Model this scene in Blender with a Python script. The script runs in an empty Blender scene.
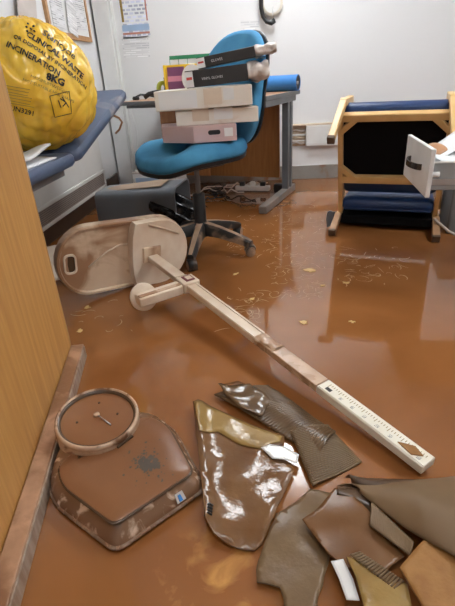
import bpy, bmesh, math, random
from mathutils import Vector, Matrix, noise
from mathutils.bvhtree import BVHTree

random.seed(7)
SC = bpy.context.scene
COL = SC.collection
R = math.radians
PI = math.pi

# ------------------------------------------------------------------ camera
FPX, NX, NY, YAW, HC = 448.0, 54.0, 880.0, R(6.0), 0.91
_d = math.hypot(NX, NY)
_r = math.atan2(NX, NY)
_p = math.atan(FPX / _d)
_h = Vector((-math.sin(YAW), math.cos(YAW), 0))
_z = Vector((0, 0, 1))
FW = _h * math.cos(_p) - _z * math.sin(_p)
_u0 = _h * math.sin(_p) + _z * math.cos(_p)
_r0 = Vector((math.cos(YAW), math.sin(YAW), 0))
RT = _r0 * math.cos(_r) - _u0 * math.sin(_r)
UP = _r0 * math.sin(_r) + _u0 * math.cos(_r)
CAM = Vector((0, 0, HC))
cam_d = bpy.data.cameras.new('camera')
cam = bpy.data.objects.new('camera', cam_d)
COL.objects.link(cam)
cam.matrix_world = Matrix(((RT.x, UP.x, -FW.x, 0), (RT.y, UP.y, -FW.y, 0), (RT.z, UP.z, -FW.z, HC), (0, 0, 0, 1)))
cam_d.sensor_fit = 'VERTICAL'
cam_d.sensor_height = 36.0
cam_d.lens = FPX / 606.0 * 36.0
cam_d.clip_start = 0.02
SC.camera = cam

# ------------------------------------------------------------------ world, exposure
w = bpy.data.worlds.new('world')
SC.world = w
w.use_nodes = True
w.node_tree.nodes['Background'].inputs[0].default_value = (0.9, 0.95, 1.0, 1)
w.node_tree.nodes['Background'].inputs[1].default_value = 0.6
SC.view_settings.view_transform = 'Standard'
SC.view_settings.look = 'None'
SC.view_settings.gamma = 1.0
SC.view_settings.use_curve_mapping = False
SC.view_settings.exposure = 0.93
LAMP = 12.0          # emission of the ceiling panels


def ray(x, y):
    return FW + RT * ((x - 227.5) / FPX) - UP * ((y - 303) / FPX)


def fl(x, y, z=0.0):
    """photo pixel -> point on the horizontal plane z"""
    v = ray(x, y)
    return CAM + v * ((z - HC) / v.z)


# ------------------------------------------------------------------ materials
MATS = {}


def new_mat(name):
    m = bpy.data.materials.new(name)
    m.use_nodes = True
    return m, m.node_tree.nodes, m.node_tree.links, m.node_tree.nodes['Principled BSDF']


def mat(name, c1, c2=None, rough=0.5, scale=8.0, detail=4.0, lo=0.35, hi=0.65, bump=0.0, bscale=None,
        stretch=(1, 1, 1), metal=0.0, mud=None, mud_amt=0.5, mud_scale=6.0, mud_rough=0.35, spec=None,
        coat=0.0, trans=0.0, sss=0.0, ior=None):
    m, N, L, b = new_mat(name)
    tc = N.new('ShaderNodeTexCoord')
    mp = N.new('ShaderNodeMapping')
    mp.inputs['Scale'].default_value = stretch
    L.new(tc.outputs['Object'], mp.inputs['Vector'])
    col = None
    if c2 is None:
        c2 = tuple(v * 0.9 for v in c1)
    n = N.new('ShaderNodeTexNoise')
    n.inputs['Scale'].default_value = scale
    n.inputs['Detail'].default_value = detail
    L.new(mp.outputs['Vector'], n.inputs['Vector'])
    r = N.new('ShaderNodeValToRGB')
    r.color_ramp.elements[0].position = lo
    r.color_ramp.elements[1].position = hi
    r.color_ramp.elements[0].color = (*c1, 1)
    r.color_ramp.elements[1].color = (*c2, 1)
    L.new(n.outputs['Fac'], r.inputs['Fac'])
    col = r.outputs['Color']
    b.inputs['Roughness'].default_value = rough
    b.inputs['Metallic'].default_value = metal
    if mud is not None:
        n2 = N.new('ShaderNodeTexNoise')
        n2.inputs['Scale'].default_value = mud_scale
        n2.inputs['Detail'].default_value = 7
        n2.inputs['Distortion'].default_value = 0.6
        L.new(tc.outputs['Object'], n2.inputs['Vector'])
        r2 = N.new('ShaderNodeValToRGB')
        r2.color_ramp.elements[0].position = max(0.0, 0.95 - mud_amt * 0.9 - 0.07)
        r2.color_ramp.elements[1].position = min(1.0, 0.95 - mud_amt * 0.9 + 0.07)
        r2.color_ramp.elements[0].color = (0, 0, 0, 1)
        r2.color_ramp.elements[1].color = (1, 1, 1, 1)
        L.new(n2.outputs['Fac'], r2.inputs['Fac'])
        mx = N.new('ShaderNodeMix')
        mx.data_type = 'RGBA'
        L.new(r2.outputs['Color'], mx.inputs['Factor'])
        L.new(col, mx.inputs['A'])
        mx.inputs['B'].default_value = (*mud, 1)
        col = mx.outputs['Result']
        mr = N.new('ShaderNodeMix')
        L.new(r2.outputs['Color'], mr.inputs['Factor'])
        mr.inputs['A'].default_value = rough
        mr.inputs['B'].default_value = mud_rough
        L.new(mr.outputs['Result'], b.inputs['Roughness'])
    L.new(col, b.inputs['Base Color'])
    if bump:
        nb = N.new('ShaderNodeTexNoise')
        nb.inputs['Scale'].default_value = bscale or scale * 4
        nb.inputs['Detail'].default_value = 5
        L.new(mp.outputs['Vector'], nb.inputs['Vector'])
        bp = N.new('ShaderNodeBump')
        bp.inputs['Strength'].default_value = bump
        bp.inputs['Distance'].default_value = 0.01
        L.new(nb.outputs['Fac'], bp.inputs['Height'])
        L.new(bp.outputs['Normal'], b.inputs['Normal'])
    if spec is not None:
        b.inputs['Specular IOR Level'].default_value = spec
    if coat:
        b.inputs['Coat Weight'].default_value = coat
        b.inputs['Coat Roughness'].default_value = 0.08
    if trans:
        b.inputs['Transmission Weight'].default_value = trans
    if sss:
        b.inputs['Subsurface Weight'].default_value = sss
        b.inputs['Subsurface Radius'].default_value = (0.05, 0.04, 0.02)
    if ior:
        b.inputs['IOR'].default_value = ior
    MATS[name] = m
    return m


MUD = (0.235, 0.112, 0.052)
MUDL = (0.50, 0.30, 0.18)
DRY = (0.55, 0.36, 0.24)


def water_material():
    m, N, L, b = new_mat('flood_water')
    tc = N.new('ShaderNodeTexCoord')
    n = N.new('ShaderNodeTexNoise')
    n.inputs['Scale'].default_value = 1.6
    n.inputs['Detail'].default_value = 5
    n.inputs['Distortion'].default_value = 0.5
    L.new(tc.outputs['Object'], n.inputs['Vector'])
    r = N.new('ShaderNodeValToRGB')
    e = r.color_ramp.elements
    e[0].position, e[0].color = 0.34, (0.25, 0.092, 0.026, 1)
    e[1].position, e[1].color = 0.62, (0.32, 0.126, 0.039, 1)
    L.new(n.outputs['Fac'], r.inputs['Fac'])
    # golden silt clouds: small drifting patches in the shallow water nearest the door
    n2 = N.new('ShaderNodeTexNoise')
    n2.inputs['Scale'].default_value = 9.0
    n2.inputs['Detail'].default_value = 8
    n2.inputs['Distortion'].default_value = 1.2
    L.new(tc.outputs['Object'], n2.inputs['Vector'])
    r2 = N.new('ShaderNodeValToRGB')
    r2.color_ramp.elements[0].position = 0.50
    r2.color_ramp.elements[1].position = 0.68
    r2.color_ramp.elements[0].color = (0, 0, 0, 1)
    r2.color_ramp.elements[1].color = (1, 1, 1, 1)
    L.new(n2.outputs['Fac'], r2.inputs['Fac'])
    g = N.new('ShaderNodeTexGradient')
    g.gradient_type = 'SPHERICAL'
    mp = N.new('ShaderNodeMapping')
    mp.vector_type = 'TEXTURE'
    p = fl(215, 590)
    mp.inputs['Location'].default_value = (p.x, p.y, 0)
    mp.inputs['Scale'].default_value = (0.19, 0.16, 1)
    L.new(tc.outputs['Object'], mp.inputs['Vector'])
    L.new(mp.outputs['Vector'], g.inputs['Vector'])
    mu = N.new('ShaderNodeMath')
    mu.operation = 'MULTIPLY'
    L.new(r2.outputs['Color'], mu.inputs[0])
    L.new(g.outputs['Fac'], mu.inputs[1])
    mx = N.new('ShaderNodeMix')
    mx.data_type = 'RGBA'
    L.new(mu.outputs['Value'], mx.inputs['Factor'])
    L.new(r.outputs['Color'], mx.inputs['A'])
    mx.inputs['B'].default_value = (0.75, 0.38, 0.10, 1)
    L.new(mx.outputs['Result'], b.inputs['Base Color'])
    nr = N.new('ShaderNodeTexNoise')
    nr.inputs['Scale'].default_value = 3.5
    nr.inputs['Detail'].default_value = 6
    L.new(tc.outputs['Object'], nr.inputs['Vector'])
    rr = N.new('ShaderNodeMapRange')
    rr.inputs['From Min'].default_value = 0.35
    rr.inputs['From Max'].default_value = 0.75
    rr.inputs['To Min'].default_value = 0.02
    rr.inputs['To Max'].default_value = 0.11
    L.new(nr.outputs['Fac'], rr.inputs['Value'])
    L.new(rr.outputs['Result'], b.inputs['Roughness'])
    b.inputs['IOR'].default_value = 1.66
    nb = N.new('ShaderNodeTexNoise')
    nb.inputs['Scale'].default_value = 2.2
    nb.inputs['Detail'].default_value = 2
    L.new(tc.outputs['Object'], nb.inputs['Vector'])
    bp = N.new('ShaderNodeBump')
    bp.inputs['Strength'].default_value = 0.05
    bp.inputs['Distance'].default_value = 0.02
    L.new(nb.outputs['Fac'], bp.inputs['Height'])
    L.new(bp.outputs['Normal'], b.inputs['Normal'])
    return m


def print_material(name, paper, ink, rows, cols, cover=0.55, sat=0.0):
    """paper with flat printed lines, in the object's own XZ plane"""
    m, N, L, b = new_mat(name)
    tc = N.new('ShaderNodeTexCoord')
    sp = N.new('ShaderNodeSeparateXYZ')
    L.new(tc.outputs['Object'], sp.inputs['Vector'])
    cb = N.new('ShaderNodeCombineXYZ')
    L.new(sp.outputs['X'], cb.inputs['X'])
    L.new(sp.outputs['Z'], cb.inputs['Y'])
    br = N.new('ShaderNodeTexBrick')
    br.inputs['Scale'].default_value = 1.0
    br.inputs['Brick Width'].default_value = cols
    br.inputs['Row Height'].default_value = rows
    br.inputs['Mortar Size'].default_value = rows * (1 - cover) * 0.5
    br.inputs['Mortar Smooth'].default_value = 0.1
    br.inputs['Color1'].default_value = (*ink, 1)
    br.inputs['Color2'].default_value = (*[min(1, v * 1.6 + 0.25) for v in ink], 1)
    br.inputs['Mortar'].default_value = (*paper, 1)
    L.new(cb.outputs['Vector'], br.inputs['Vector'])
    L.new(br.outputs['Color'], b.inputs['Base Color'])
    b.inputs['Roughness'].default_value = 0.6
    MATS[name] = m
    return m


def emit(name, c, s):
    m, N, L, b = new_mat(name)
    b.inputs['Base Color'].default_value = (0.9, 0.9, 0.9, 1)
    b.inputs['Emission Color'].default_value = (*c, 1)
    b.inputs['Emission Strength'].default_value = s
    return m


M = MATS
M['water'] = water_material()
mat('wall', (0.79, 0.79, 0.79), (0.77, 0.77, 0.765), 0.55, 1.2, bump=0.04, bscale=120)
mat('ceiling', (0.9, 0.9, 0.9), rough=0.8)
mat('boxing', (0.74, 0.745, 0.74), (0.78, 0.78, 0.77), 0.45)
mat('trunking', (0.80, 0.80, 0.78), (0.74, 0.72, 0.68), 0.35, 5)
mat('trunk_dirt', (0.55, 0.40, 0.26), (0.70, 0.58, 0.45), 0.7, 20)
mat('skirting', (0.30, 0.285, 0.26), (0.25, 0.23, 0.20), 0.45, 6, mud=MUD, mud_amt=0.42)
mat('skirting_shade', (0.075, 0.05, 0.035), (0.10, 0.065, 0.045), 0.4, 6)  # dark tone standing in for the shade below the heater
mat('oak', (0.50, 0.24, 0.062), (0.64, 0.345, 0.105), 0.42, 6, 6, 0.3, 0.7, bump=0.05, bscale=60, stretch=(9, 9, 0.55))
mat('oak_edge', (0.45, 0.25, 0.10), (0.56, 0.33, 0.15), 0.5, 6, stretch=(9, 9, 0.6))
mat('timber', (0.52, 0.30, 0.18), (0.38, 0.21, 0.12), 0.4, 14, 6, 0.35, 0.6, bump=0.15, mud=(0.24, 0.115, 0.055), mud_amt=0.52, mud_scale=9)
mat('timber_side', (0.42, 0.34, 0.27), (0.26, 0.17, 0.11), 0.4, 9, 6, 0.35, 0.65, stretch=(6, 6, 1))
mat('beech', (0.66, 0.40, 0.15), (0.74, 0.48, 0.21), 0.38, 9, stretch=(1, 1, 1))
mat('beech_wet', (0.46, 0.27, 0.14), (0.38, 0.20, 0.10), 0.35, 9)
mat('end_grain', (0.11, 0.065, 0.035), rough=0.6)
mat('navy', (0.010, 0.042, 0.145), (0.008, 0.034, 0.12), 0.42, 5, bump=0.05, bscale=90)
mat('black_fabric', (0.006, 0.006, 0.007), rough=0.85, spec=0.1)
mat('couch_vinyl', (0.075, 0.105, 0.18), (0.09, 0.125, 0.20), 0.45, 5, bump=0.03, bscale=80, mud=(0.42, 0.36, 0.33), mud_amt=0.30, mud_scale=3)
mat('blue_fabric', (0.065, 0.30, 0.56), (0.085, 0.35, 0.61), 0.85, 12, bump=0.12, bscale=350)
mat('blue_fabric_wet', (0.075, 0.33, 0.56), (0.028, 0.18, 0.35), 0.8, 4.5, bump=0.12, bscale=350)
mat('black_plastic', (0.013, 0.013, 0.014), rough=0.4)
mat('muddy_black', (0.012, 0.012, 0.012), (0.02, 0.018, 0.016), 0.4, 8, mud=(0.36, 0.24, 0.16), mud_amt=0.40, mud_scale=7, mud_rough=0.6)
mat('dry_mud', (0.46, 0.31, 0.205), (0.33, 0.21, 0.13), 0.6, 14, mud=(0.04, 0.032, 0.028), mud_amt=0.36)
mat('steel', (0.55, 0.55, 0.55), rough=0.3, metal=1.0)
mat('dark_steel', (0.16, 0.165, 0.17), (0.20, 0.20, 0.20), 0.4, 6)
mat('desk_metal', (0.135, 0.145, 0.155), (0.11, 0.115, 0.12), 0.42, 6)
mat('desk_foot', (0.17, 0.17, 0.165), (0.30, 0.24, 0.20), 0.45, 6)
mat('desk_wood', (0.42, 0.20, 0.085), (0.50, 0.255, 0.115), 0.35, 5, stretch=(1, 10, 10))
mat('desk_panel', (0.36, 0.145, 0.04), (0.43, 0.185, 0.055), 0.4, 5, stretch=(10, 10, 1))
mat('white_paint', (0.80, 0.80, 0.78), rough=0.35)
mat('heater_white', (0.74, 0.73, 0.70), (0.70, 0.68, 0.64), 0.4, 4)
mat('heater_slat', (0.36, 0.29, 0.25), rough=0.45)
mat('grille', (0.07, 0.05, 0.04), (0.09, 0.065, 0.05), 0.5, 9)
mat('grey_metal', (0.30, 0.31, 0.31), (0.27, 0.28, 0.28), 0.35, 6)
mat('bag_yellow', (0.95, 0.62, 0.075), (0.88, 0.52, 0.04), 0.20, 5, bump=0.35, bscale=14, sss=0.12)
mat('ink', (0.02, 0.018, 0.012), rough=0.5)
mat('ink_soft', (0.30, 0.20, 0.04), rough=0.5)
mat('white_ink', (0.75, 0.75, 0.75), rough=0.6)
mat('red_ink', (0.60, 0.06, 0.05), rough=0.6)
mat('carton_white', (0.80, 0.77, 0.71), (0.74, 0.67, 0.58), 0.65, 6, mud=(0.60, 0.43, 0.30), mud_amt=0.30)
mat('carton_label', (0.64, 0.52, 0.40), (0.70, 0.58, 0.46), 0.6, 9)
mat('carton_label_white', (0.80, 0.79, 0.77), rough=0.6)
mat('carton_pink', (0.60, 0.44, 0.435), (0.56, 0.40, 0.39), 0.5, 5)
mat('carton_black', (0.012, 0.012, 0.013), (0.03, 0.026, 0.023), 0.28, 10)
mat('plastic_wrap', (0.80, 0.76, 0.72), (0.62, 0.53, 0.47), 0.22, 14, bump=0.5, bscale=40)
mat('cream_plastic', (0.72, 0.56, 0.40), (0.62, 0.44, 0.29), 0.33, 6, 5, 0.3, 0.7, mud=(0.36, 0.195, 0.105), mud_amt=0.50, mud_scale=5.5, mud_rough=0.3)
mat('cream_clean', (0.78, 0.66, 0.52), (0.66, 0.50, 0.36), 0.3, 8)
mat('cream_muddy', (0.60, 0.42, 0.28), (0.46, 0.28, 0.165), 0.3, 8, 6, mud=(0.36, 0.20, 0.115), mud_amt=0.47, mud_scale=9, mud_rough=0.22)
mat('ruler_face', (0.84, 0.80, 0.68), (0.78, 0.72, 0.58), 0.35, 8)
mat('ruler_side', (0.78, 0.73, 0.62), (0.66, 0.58, 0.46), 0.35, 8)
mat('maroon', (0.22, 0.05, 0.05), rough=0.5)
mat('scale_body', (0.17, 0.085, 0.042), (0.25, 0.13, 0.068), 0.16, 7, 6, 0.3, 0.7, mud=(0.62, 0.44, 0.31), mud_amt=0.36, mud_scale=30, mud_rough=0.4)
mat('scale_rim', (0.30, 0.20, 0.145), (0.55, 0.40, 0.30), 0.12, 24, metal=0.35, mud=(0.26, 0.13, 0.065), mud_amt=0.5, mud_scale=18)
mat('scale_mat', (0.245, 0.108, 0.046), (0.205, 0.086, 0.035), 0.3, 5, bump=0.03, bscale=120, spec=0.4)
mat('scale_worn', (0.075, 0.065, 0.055), (0.10, 0.08, 0.06), 0.6, 30)
mat('dial_face', (0.27, 0.12, 0.05), (0.23, 0.096, 0.04), 0.13, 6)
mat('ring_muddy', (0.58, 0.40, 0.27), (0.42, 0.26, 0.16), 0.18, 16, mud=(0.17, 0.08, 0.04), mud_amt=0.42, mud_scale=22, mud_rough=0.15)
mat('wet_vinyl', (0.155, 0.070, 0.025), (0.205, 0.105, 0.045), 0.12, 9, 6, 0.35, 0.65, bump=0.25, bscale=28)
mat('wet_tan', (0.27, 0.16, 0.045), (0.34, 0.22, 0.075), 0.16, 10, 6, bump=0.2, bscale=40)
mat('wet_ribbed', (0.10, 0.057, 0.027), (0.15, 0.09, 0.045), 0.16, 9, bump=0.08)
mat('wet_grey', (0.20, 0.13, 0.066), (0.15, 0.088, 0.042), 0.3, 7, 6, bump=0.15, bscale=40, spec=0.35)
mat('wet_muddy', (0.15, 0.064, 0.023), (0.20, 0.10, 0.042), 0.24, 5, 6, bump=0.12, bscale=20, spec=0.35)
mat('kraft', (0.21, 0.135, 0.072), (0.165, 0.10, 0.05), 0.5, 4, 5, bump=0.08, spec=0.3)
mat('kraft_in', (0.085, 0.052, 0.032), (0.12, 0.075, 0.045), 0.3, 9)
mat('cork_tile', (0.36, 0.175, 0.05), (0.28, 0.125, 0.032), 0.55, 25, bump=0.2, spec=0.3)
mat('scrap_and_glare_white', (0.8, 0.78, 0.75), rough=0.15)  # white of the torn scrap and of the painted glare patch
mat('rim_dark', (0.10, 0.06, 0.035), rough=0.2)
mat('bin_grey', (0.20, 0.22, 0.245), (0.17, 0.185, 0.205), 0.4, 4)
mat('bin_mud', (0.44, 0.32, 0.22), (0.36, 0.25, 0.17), 0.55, 7)
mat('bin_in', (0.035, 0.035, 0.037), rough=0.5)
mat('liner', (0.008, 0.008, 0.009), rough=0.15, bump=0.8, bscale=25)
mat('paper', (0.80, 0.80, 0.80), (0.74, 0.75, 0.76), 0.65, 5)
mat('paper_wet', (0.66, 0.60, 0.55), (0.55, 0.47, 0.42), 0.5, 6)
mat('paper_blue', (0.38, 0.52, 0.72), rough=0.6)
mat('cork', (0.44, 0.235, 0.10), (0.52, 0.30, 0.14), 0.6, 30)
mat('roll_blue', (0.045, 0.24, 0.62), (0.035, 0.20, 0.54), 0.5, 6)
mat('yellow', (0.80, 0.52, 0.02), rough=0.4)
mat('lime', (0.55, 0.58, 0.05), rough=0.4)
mat('pink', (0.66, 0.27, 0.40), rough=0.5)
mat('purple', (0.20, 0.07, 0.17), rough=0.5)
mat('green', (0.03, 0.24, 0.11), rough=0.5)
mat('cream', (0.80, 0.74, 0.62), rough=0.35)
mat('flake', (0.72, 0.50, 0.20), (0.60, 0.38, 0.14), 0.5, 30)
mat('scum', (0.62, 0.40, 0.20), (0.44, 0.25, 0.11), 0.4, 20)
mat('cable', (0.012, 0.012, 0.013), rough=0.45)
mat('cable_muddy', (0.16, 0.10, 0.06), rough=0.4)
mat('white_plastic', (0.78, 0.77, 0.75), rough=0.4)
mat('handle_metal', (0.16, 0.145, 0.13), rough=0.25, metal=0.9)
mat('copper', (0.45, 0.22, 0.10), rough=0.4)
mat('salmon', (0.55, 0.24, 0.18), rough=0.5)
print_material('print_grey', (0.78, 0.78, 0.77), (0.36, 0.36, 0.38), 0.013, 0.07)
print_material('print_table', (0.78, 0.79, 0.80), (0.34, 0.36, 0.45), 0.026, 0.045)
print_material('print_faint', (0.74, 0.74, 0.74), (0.50, 0.50, 0.52), 0.016, 0.10, 0.4)
M['lamp'] = emit('lamp_diffuser', (0.93, 0.97, 1.0), LAMP)
M['fill_up'] = emit('added_uplight_glow', (0.93, 0.97, 1.0), LAMP * 0.8)  # upward glow added to brighten the ceiling
M['lamp_dim'] = emit('lamp_diffuser_dim', (0.93, 0.97, 1.0), LAMP * 0.5)


# ------------------------------------------------------------------ mesh helpers
class MB:
    def __init__(self):
        self.v, self.f = [], []

    def add(self, vs, fs):
        o = len(self.v)
        self.v += [Vector(p) for p in vs]
        self.f += [[i + o for i in f] for f in fs]
        return self

    def box(self, c, s, mtx=None):
        c = Vector(c)
        P = [Vector((x * s[0] / 2, y * s[1] / 2, z * s[2] / 2)) for z in (-1, 1) for y in (-1, 1) for x in (-1, 1)]
        if mtx is not None:
            P = [mtx @ p for p in P]
        return self.add([c + p for p in P], [[0, 2, 3, 1], [4, 5, 7, 6], [0, 1, 5, 4], [2, 6, 7, 3], [0, 4, 6, 2], [1, 3, 7, 5]])

    def bar(self, a, b, w, h, up=(0, 0, 1)):
        """rectangular bar from a to b, w across, h along up"""
        a, b = Vector(a), Vector(b)
        t = (b - a).normalized()
        s = t.cross(Vector(up)).normalized()
        u = s.cross(t).normalized()
        vs = []
        for p in (a, b):
            for i, j in ((-1, -1), (1, -1), (1, 1), (-1, 1)):
                vs.append(p + s * (i * w / 2) + u * (j * h / 2))
        return self.add(vs, [[3, 2, 1, 0], [4, 5, 6, 7], [0, 1, 5, 4], [1, 2, 6, 5], [2, 3, 7, 6], [3, 0, 4, 7]])

    def prism(self, pts, z0, z1, top=None):
        n = len(pts)
        top = top or pts
        vs = [(p[0], p[1], z0) for p in pts] + [(p[0], p[1], z1) for p in top]
        fs = [list(range(n))[::-1], list(range(n, 2 * n))]
        fs += [[i, (i + 1) % n, n + (i + 1) % n, n + i] for i in range(n)]
        return self.add(vs, fs)

    def rings(self, rings, cap0=True, cap1=True, closed=False):
        n = len(rings[0])
        vs = [p for r in rings for p in r]
        fs = []
        for k in range(len(rings) - 1):
            for i in range(n):
                j = (i + 1) % n
                fs.append([k * n + i, k * n + j, (k + 1) * n + j, (k + 1) * n + i])
        if cap0:
            fs.append(list(range(n))[::-1])
        if cap1:
            fs.append([(len(rings) - 1) * n + i for i in range(n)])
        return self.add(vs, fs)

    def lathe(self, prof, n=24, cap0=True, cap1=True):
        rg = [[Vector((r * math.cos(2 * PI * i / n), r * math.sin(2 * PI * i / n), z)) for i in range(n)] for r, z in prof]
        return self.rings(rg, cap0, cap1)

    def tube(self, path, r, n=8, caps=True):
        P = [Vector(p) for p in path]
        rs = r if isinstance(r, (list, tuple)) else [r] * len(P)
        rg = []
        ref = None
        for i, p in enumerate(P):
            t = (P[min(i + 1, len(P) - 1)] - P[max(i - 1, 0)]).normalized()
            if ref is None:
                ref = Vector((0, 0, 1)) if abs(t.z) < 0.9 else Vector((1, 0, 0))
            s = t.cross(ref).normalized()
            u = s.cross(t).normalized()
            ref = u
            rg.append([p + (s * math.cos(2 * PI * k / n) + u * math.sin(2 * PI * k / n)) * rs[i] for k in range(n)])
        return self.rings(rg, caps, caps)

    def xf(self, mtx):
        self.v = [mtx @ p for p in self.v]
        return self

    def build(self, name, m, parent=None, smooth=False, bevel=0.0, seg=2, sub=0, solid=0.0, auto=None):
        me = bpy.data.meshes.new(name)
        me.from_pydata([tuple(p) for p in self.v], [], self.f)
        me.materials.append(M[m] if isinstance(m, str) else m)
        bm = bmesh.new()
        bm.from_mesh(me)
        bmesh.ops.recalc_face_normals(bm, faces=bm.faces)
        bm.to_mesh(me)
        bm.free()
        o = bpy.data.objects.new(name, me)
        COL.objects.link(o)
        if parent is not None:
            o.parent = parent
        if solid:
            s = o.modifiers.new('solid', 'SOLIDIFY')
            s.thickness = solid
            s.offset = 1.0
        if bevel:
            b = o.modifiers.new('bevel', 'BEVEL')
            b.width = bevel
            b.segments = seg
            b.limit_method = 'ANGLE'
            b.angle_limit = R(40)
        if sub:
            s = o.modifiers.new('sub', 'SUBSURF')
            s.levels = s.render_levels = sub
        if smooth or bevel:
            for p in me.polygons:
                p.use_smooth = True
            if not smooth or auto:
                try:
                    me.set_sharp_from_angle(angle=R(auto or 35))
                except Exception:
                    pass
        return o


def grid(nu, nv, fn):
    mb = MB()
    vs = [fn(i / nu, j / nv) for j in range(nv + 1) for i in range(nu + 1)]
    fs = [[j * (nu + 1) + i, j * (nu + 1) + i + 1, (j + 1) * (nu + 1) + i + 1, (j + 1) * (nu + 1) + i] for j in range(nv) for i in range(nu)]
    return mb.add(vs, fs)


def tag(o, label, cat, group=None):
    o['label'] = label
    o['category'] = cat
    if group:
        o['group'] = group
    return o


def struct(o):
    o['kind'] = 'structure'
    return o


def thing(name, label, cat, loc=(0, 0, 0), rz=0.0, group=None):
    o = bpy.data.objects.new(name, None)
    COL.objects.link(o)
    o.empty_display_size = 0.1
    o.location = loc
    o.rotation_euler = (0, 0, rz)
    return tag(o, label, cat, group)


def text_mesh(s, size, bold=0.0):
    cu = bpy.data.curves.new('lettering_source', 'FONT')
    cu.body = s
    cu.size = size
    cu.offset = bold
    cu.resolution_u = 2
    ob = bpy.data.objects.new('lettering_source', cu)
    COL.objects.link(ob)
    bpy.context.view_layer.update()
    dg = bpy.context.evaluated_depsgraph_get()
    me = bpy.data.meshes.new_from_object(ob.evaluated_get(dg))
    vs = [v.co.copy() for v in me.vertices]
    fs = [list(p.vertices) for p in me.polygons]
    bpy.data.objects.remove(ob)
    bpy.data.curves.remove(cu)
    bpy.data.meshes.remove(me)
    return vs, fs


def rounded(w, d, r, n=6, cx=0, cy=0):
    pts = []
    for sx, sy, a0 in ((1, 1, 0), (-1, 1, 90), (-1, -1, 180), (1, -1, 270)):
        for k in range(n + 1):
            a = R(a0 + 90 * k / n)
            pts.append((cx + sx * (w / 2 - r) + r * math.cos(a), cy + sy * (d / 2 - r) + r * math.sin(a)))
    return pts


# ------------------------------------------------------------------ room
XL, XR, YB, YF, ZC = -1.42, 2.5, 4.33, -1.3, 2.5
struct(MB().box(((XL + XR) / 2, (YB + YF) / 2, -0.05), (XR - XL, YB - YF, 0.1)).build('floor', 'water'))
struct(MB().box(((XL + XR) / 2, YB + 0.05, ZC / 2), (XR - XL + 0.2, 0.1, ZC + 0.1)).build('wall_back', 'wall'))
struct(MB().box((XL - 0.05, (YB + YF) / 2, ZC / 2), (0.1, YB - YF, ZC + 0.1)).build('wall_left', 'wall'))
struct(MB().box((XR + 0.05, (YB + YF) / 2, ZC / 2), (0.1, YB - YF, ZC + 0.1)).build('wall_right', 'wall'))
struct(MB().box(((XL + XR) / 2, YF - 0.05, ZC / 2), (XR - XL + 0.2, 0.1, ZC + 0.1)).build('wall_front', 'wall'))
struct(MB().box(((XL + XR) / 2, (YB + YF) / 2, ZC + 0.05), (XR - XL, YB - YF, 0.1)).build('ceiling', 'ceiling'))
struct(MB().box((XL + 0.009, (YB + YF) / 2 - 0.06, 0.075), (0.018, YB - YF - 0.12, 0.15)).build('baseboard_left', 'skirting_shade', bevel=0.004))  # strip coloured dark for the shaded gap under the heater
struct(MB().box(((XL + XR) / 2, YB - 0.009, 0.062), (XR - XL, 0.018, 0.124)).build('baseboard_back', 'skirting', bevel=0.004))
# boxed-in pipes in the corner
t = struct(MB().box((-1.335, YB - 0.05, ZC / 2), (0.13, 0.10, ZC)).build('trim_1', 'boxing', bevel=0.003))
MB().box((-1.262, YB - 0.035, ZC / 2), (0.016, 0.07, ZC)).build('cover_strip', 'white_paint', t, bevel=0.003)
# dado trunking with a missing length of cover
tr = struct(MB().box(((0.345 + XR) / 2, YB - 0.03, 0.385), (XR - 0.345, 0.06, 0.175)).build('trim_2', 'trunking', bevel=0.006))
MB().box(((0.22 + XR) / 2, YB - 0.0275, 0.479), (XR - 0.22, 0.055, 0.013)).build('trunking_top', 'trunk_dirt', tr, bevel=0.002)
MB().box((0.2825, YB - 0.006, 0.385), (0.125, 0.01, 0.17)).build('trunking_back', 'trunk_dirt', tr)
MB().box((0.2825, YB - 0.02, 0.395), (0.125, 0.03, 0.012)).build('trunking_divider', 'white_plastic', tr)
MB().box((0.2825, YB - 0.02, 0.345), (0.125, 0.03, 0.008)).build('trunking_divider', 'white_plastic', tr)
for k, (zz, c) in enumerate(((0.43, 'paper_wet'), (0.372, 'trunk_dirt'), (0.325, 'paper_wet'))):
    MB().tube([(0.225, YB - 0.022, zz), (0.265, YB - 0.026, zz + 0.008), (0.305, YB - 0.024, zz - 0.006), (0.344, YB - 0.022, zz + 0.004)], 0.008, 6).build('wire', c, tr, smooth=True)
MB().box(((0.345 + XR) / 2, YB - 0.0615, 0.325), (XR - 0.345, 0.004, 0.006)).build('trunking_groove', 'boxing', tr)

# ceiling panel lights; the near and right ones are added, unseen fill
for k, (x, y, lab) in enumerate(((0.14, 3.30, 'square white ceiling light panel nearest the back wall'),
                                 (0.14, 0.10, 'unseen square ceiling light panel added above the doorway end as fill'),
                                 (1.75, 1.7, 'unseen square ceiling light panel added on the right half of the ceiling as fill'))):
    L0 = thing('ceiling_light', lab, 'ceiling light', (x, y, ZC), 0, 'ceiling light panels')
    MB().box((0, 0, -0.16), (0.64, 0.64, 0.014)).build('frame', 'white_paint', L0, bevel=0.003)
    MB().box((0, 0, -0.172), (0.60, 0.60, 0.008)).build('diffuser', 'lamp_dim' if k == 1 else 'lamp', L0)
    MB().box((0, 0, -0.149), (0.56, 0.56, 0.006)).build('added_uplight', 'fill_up', L0)  # extra glowing face, added to light the ceiling from below
    for sx in (-0.28, 0.28):  # panels hung low so the added upper glow reaches the ceiling
        MB().tube([(sx, 0, -0.15), (sx, 0, -0.001)], 0.004, 8).build('hanger', 'steel', L0)

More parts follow.
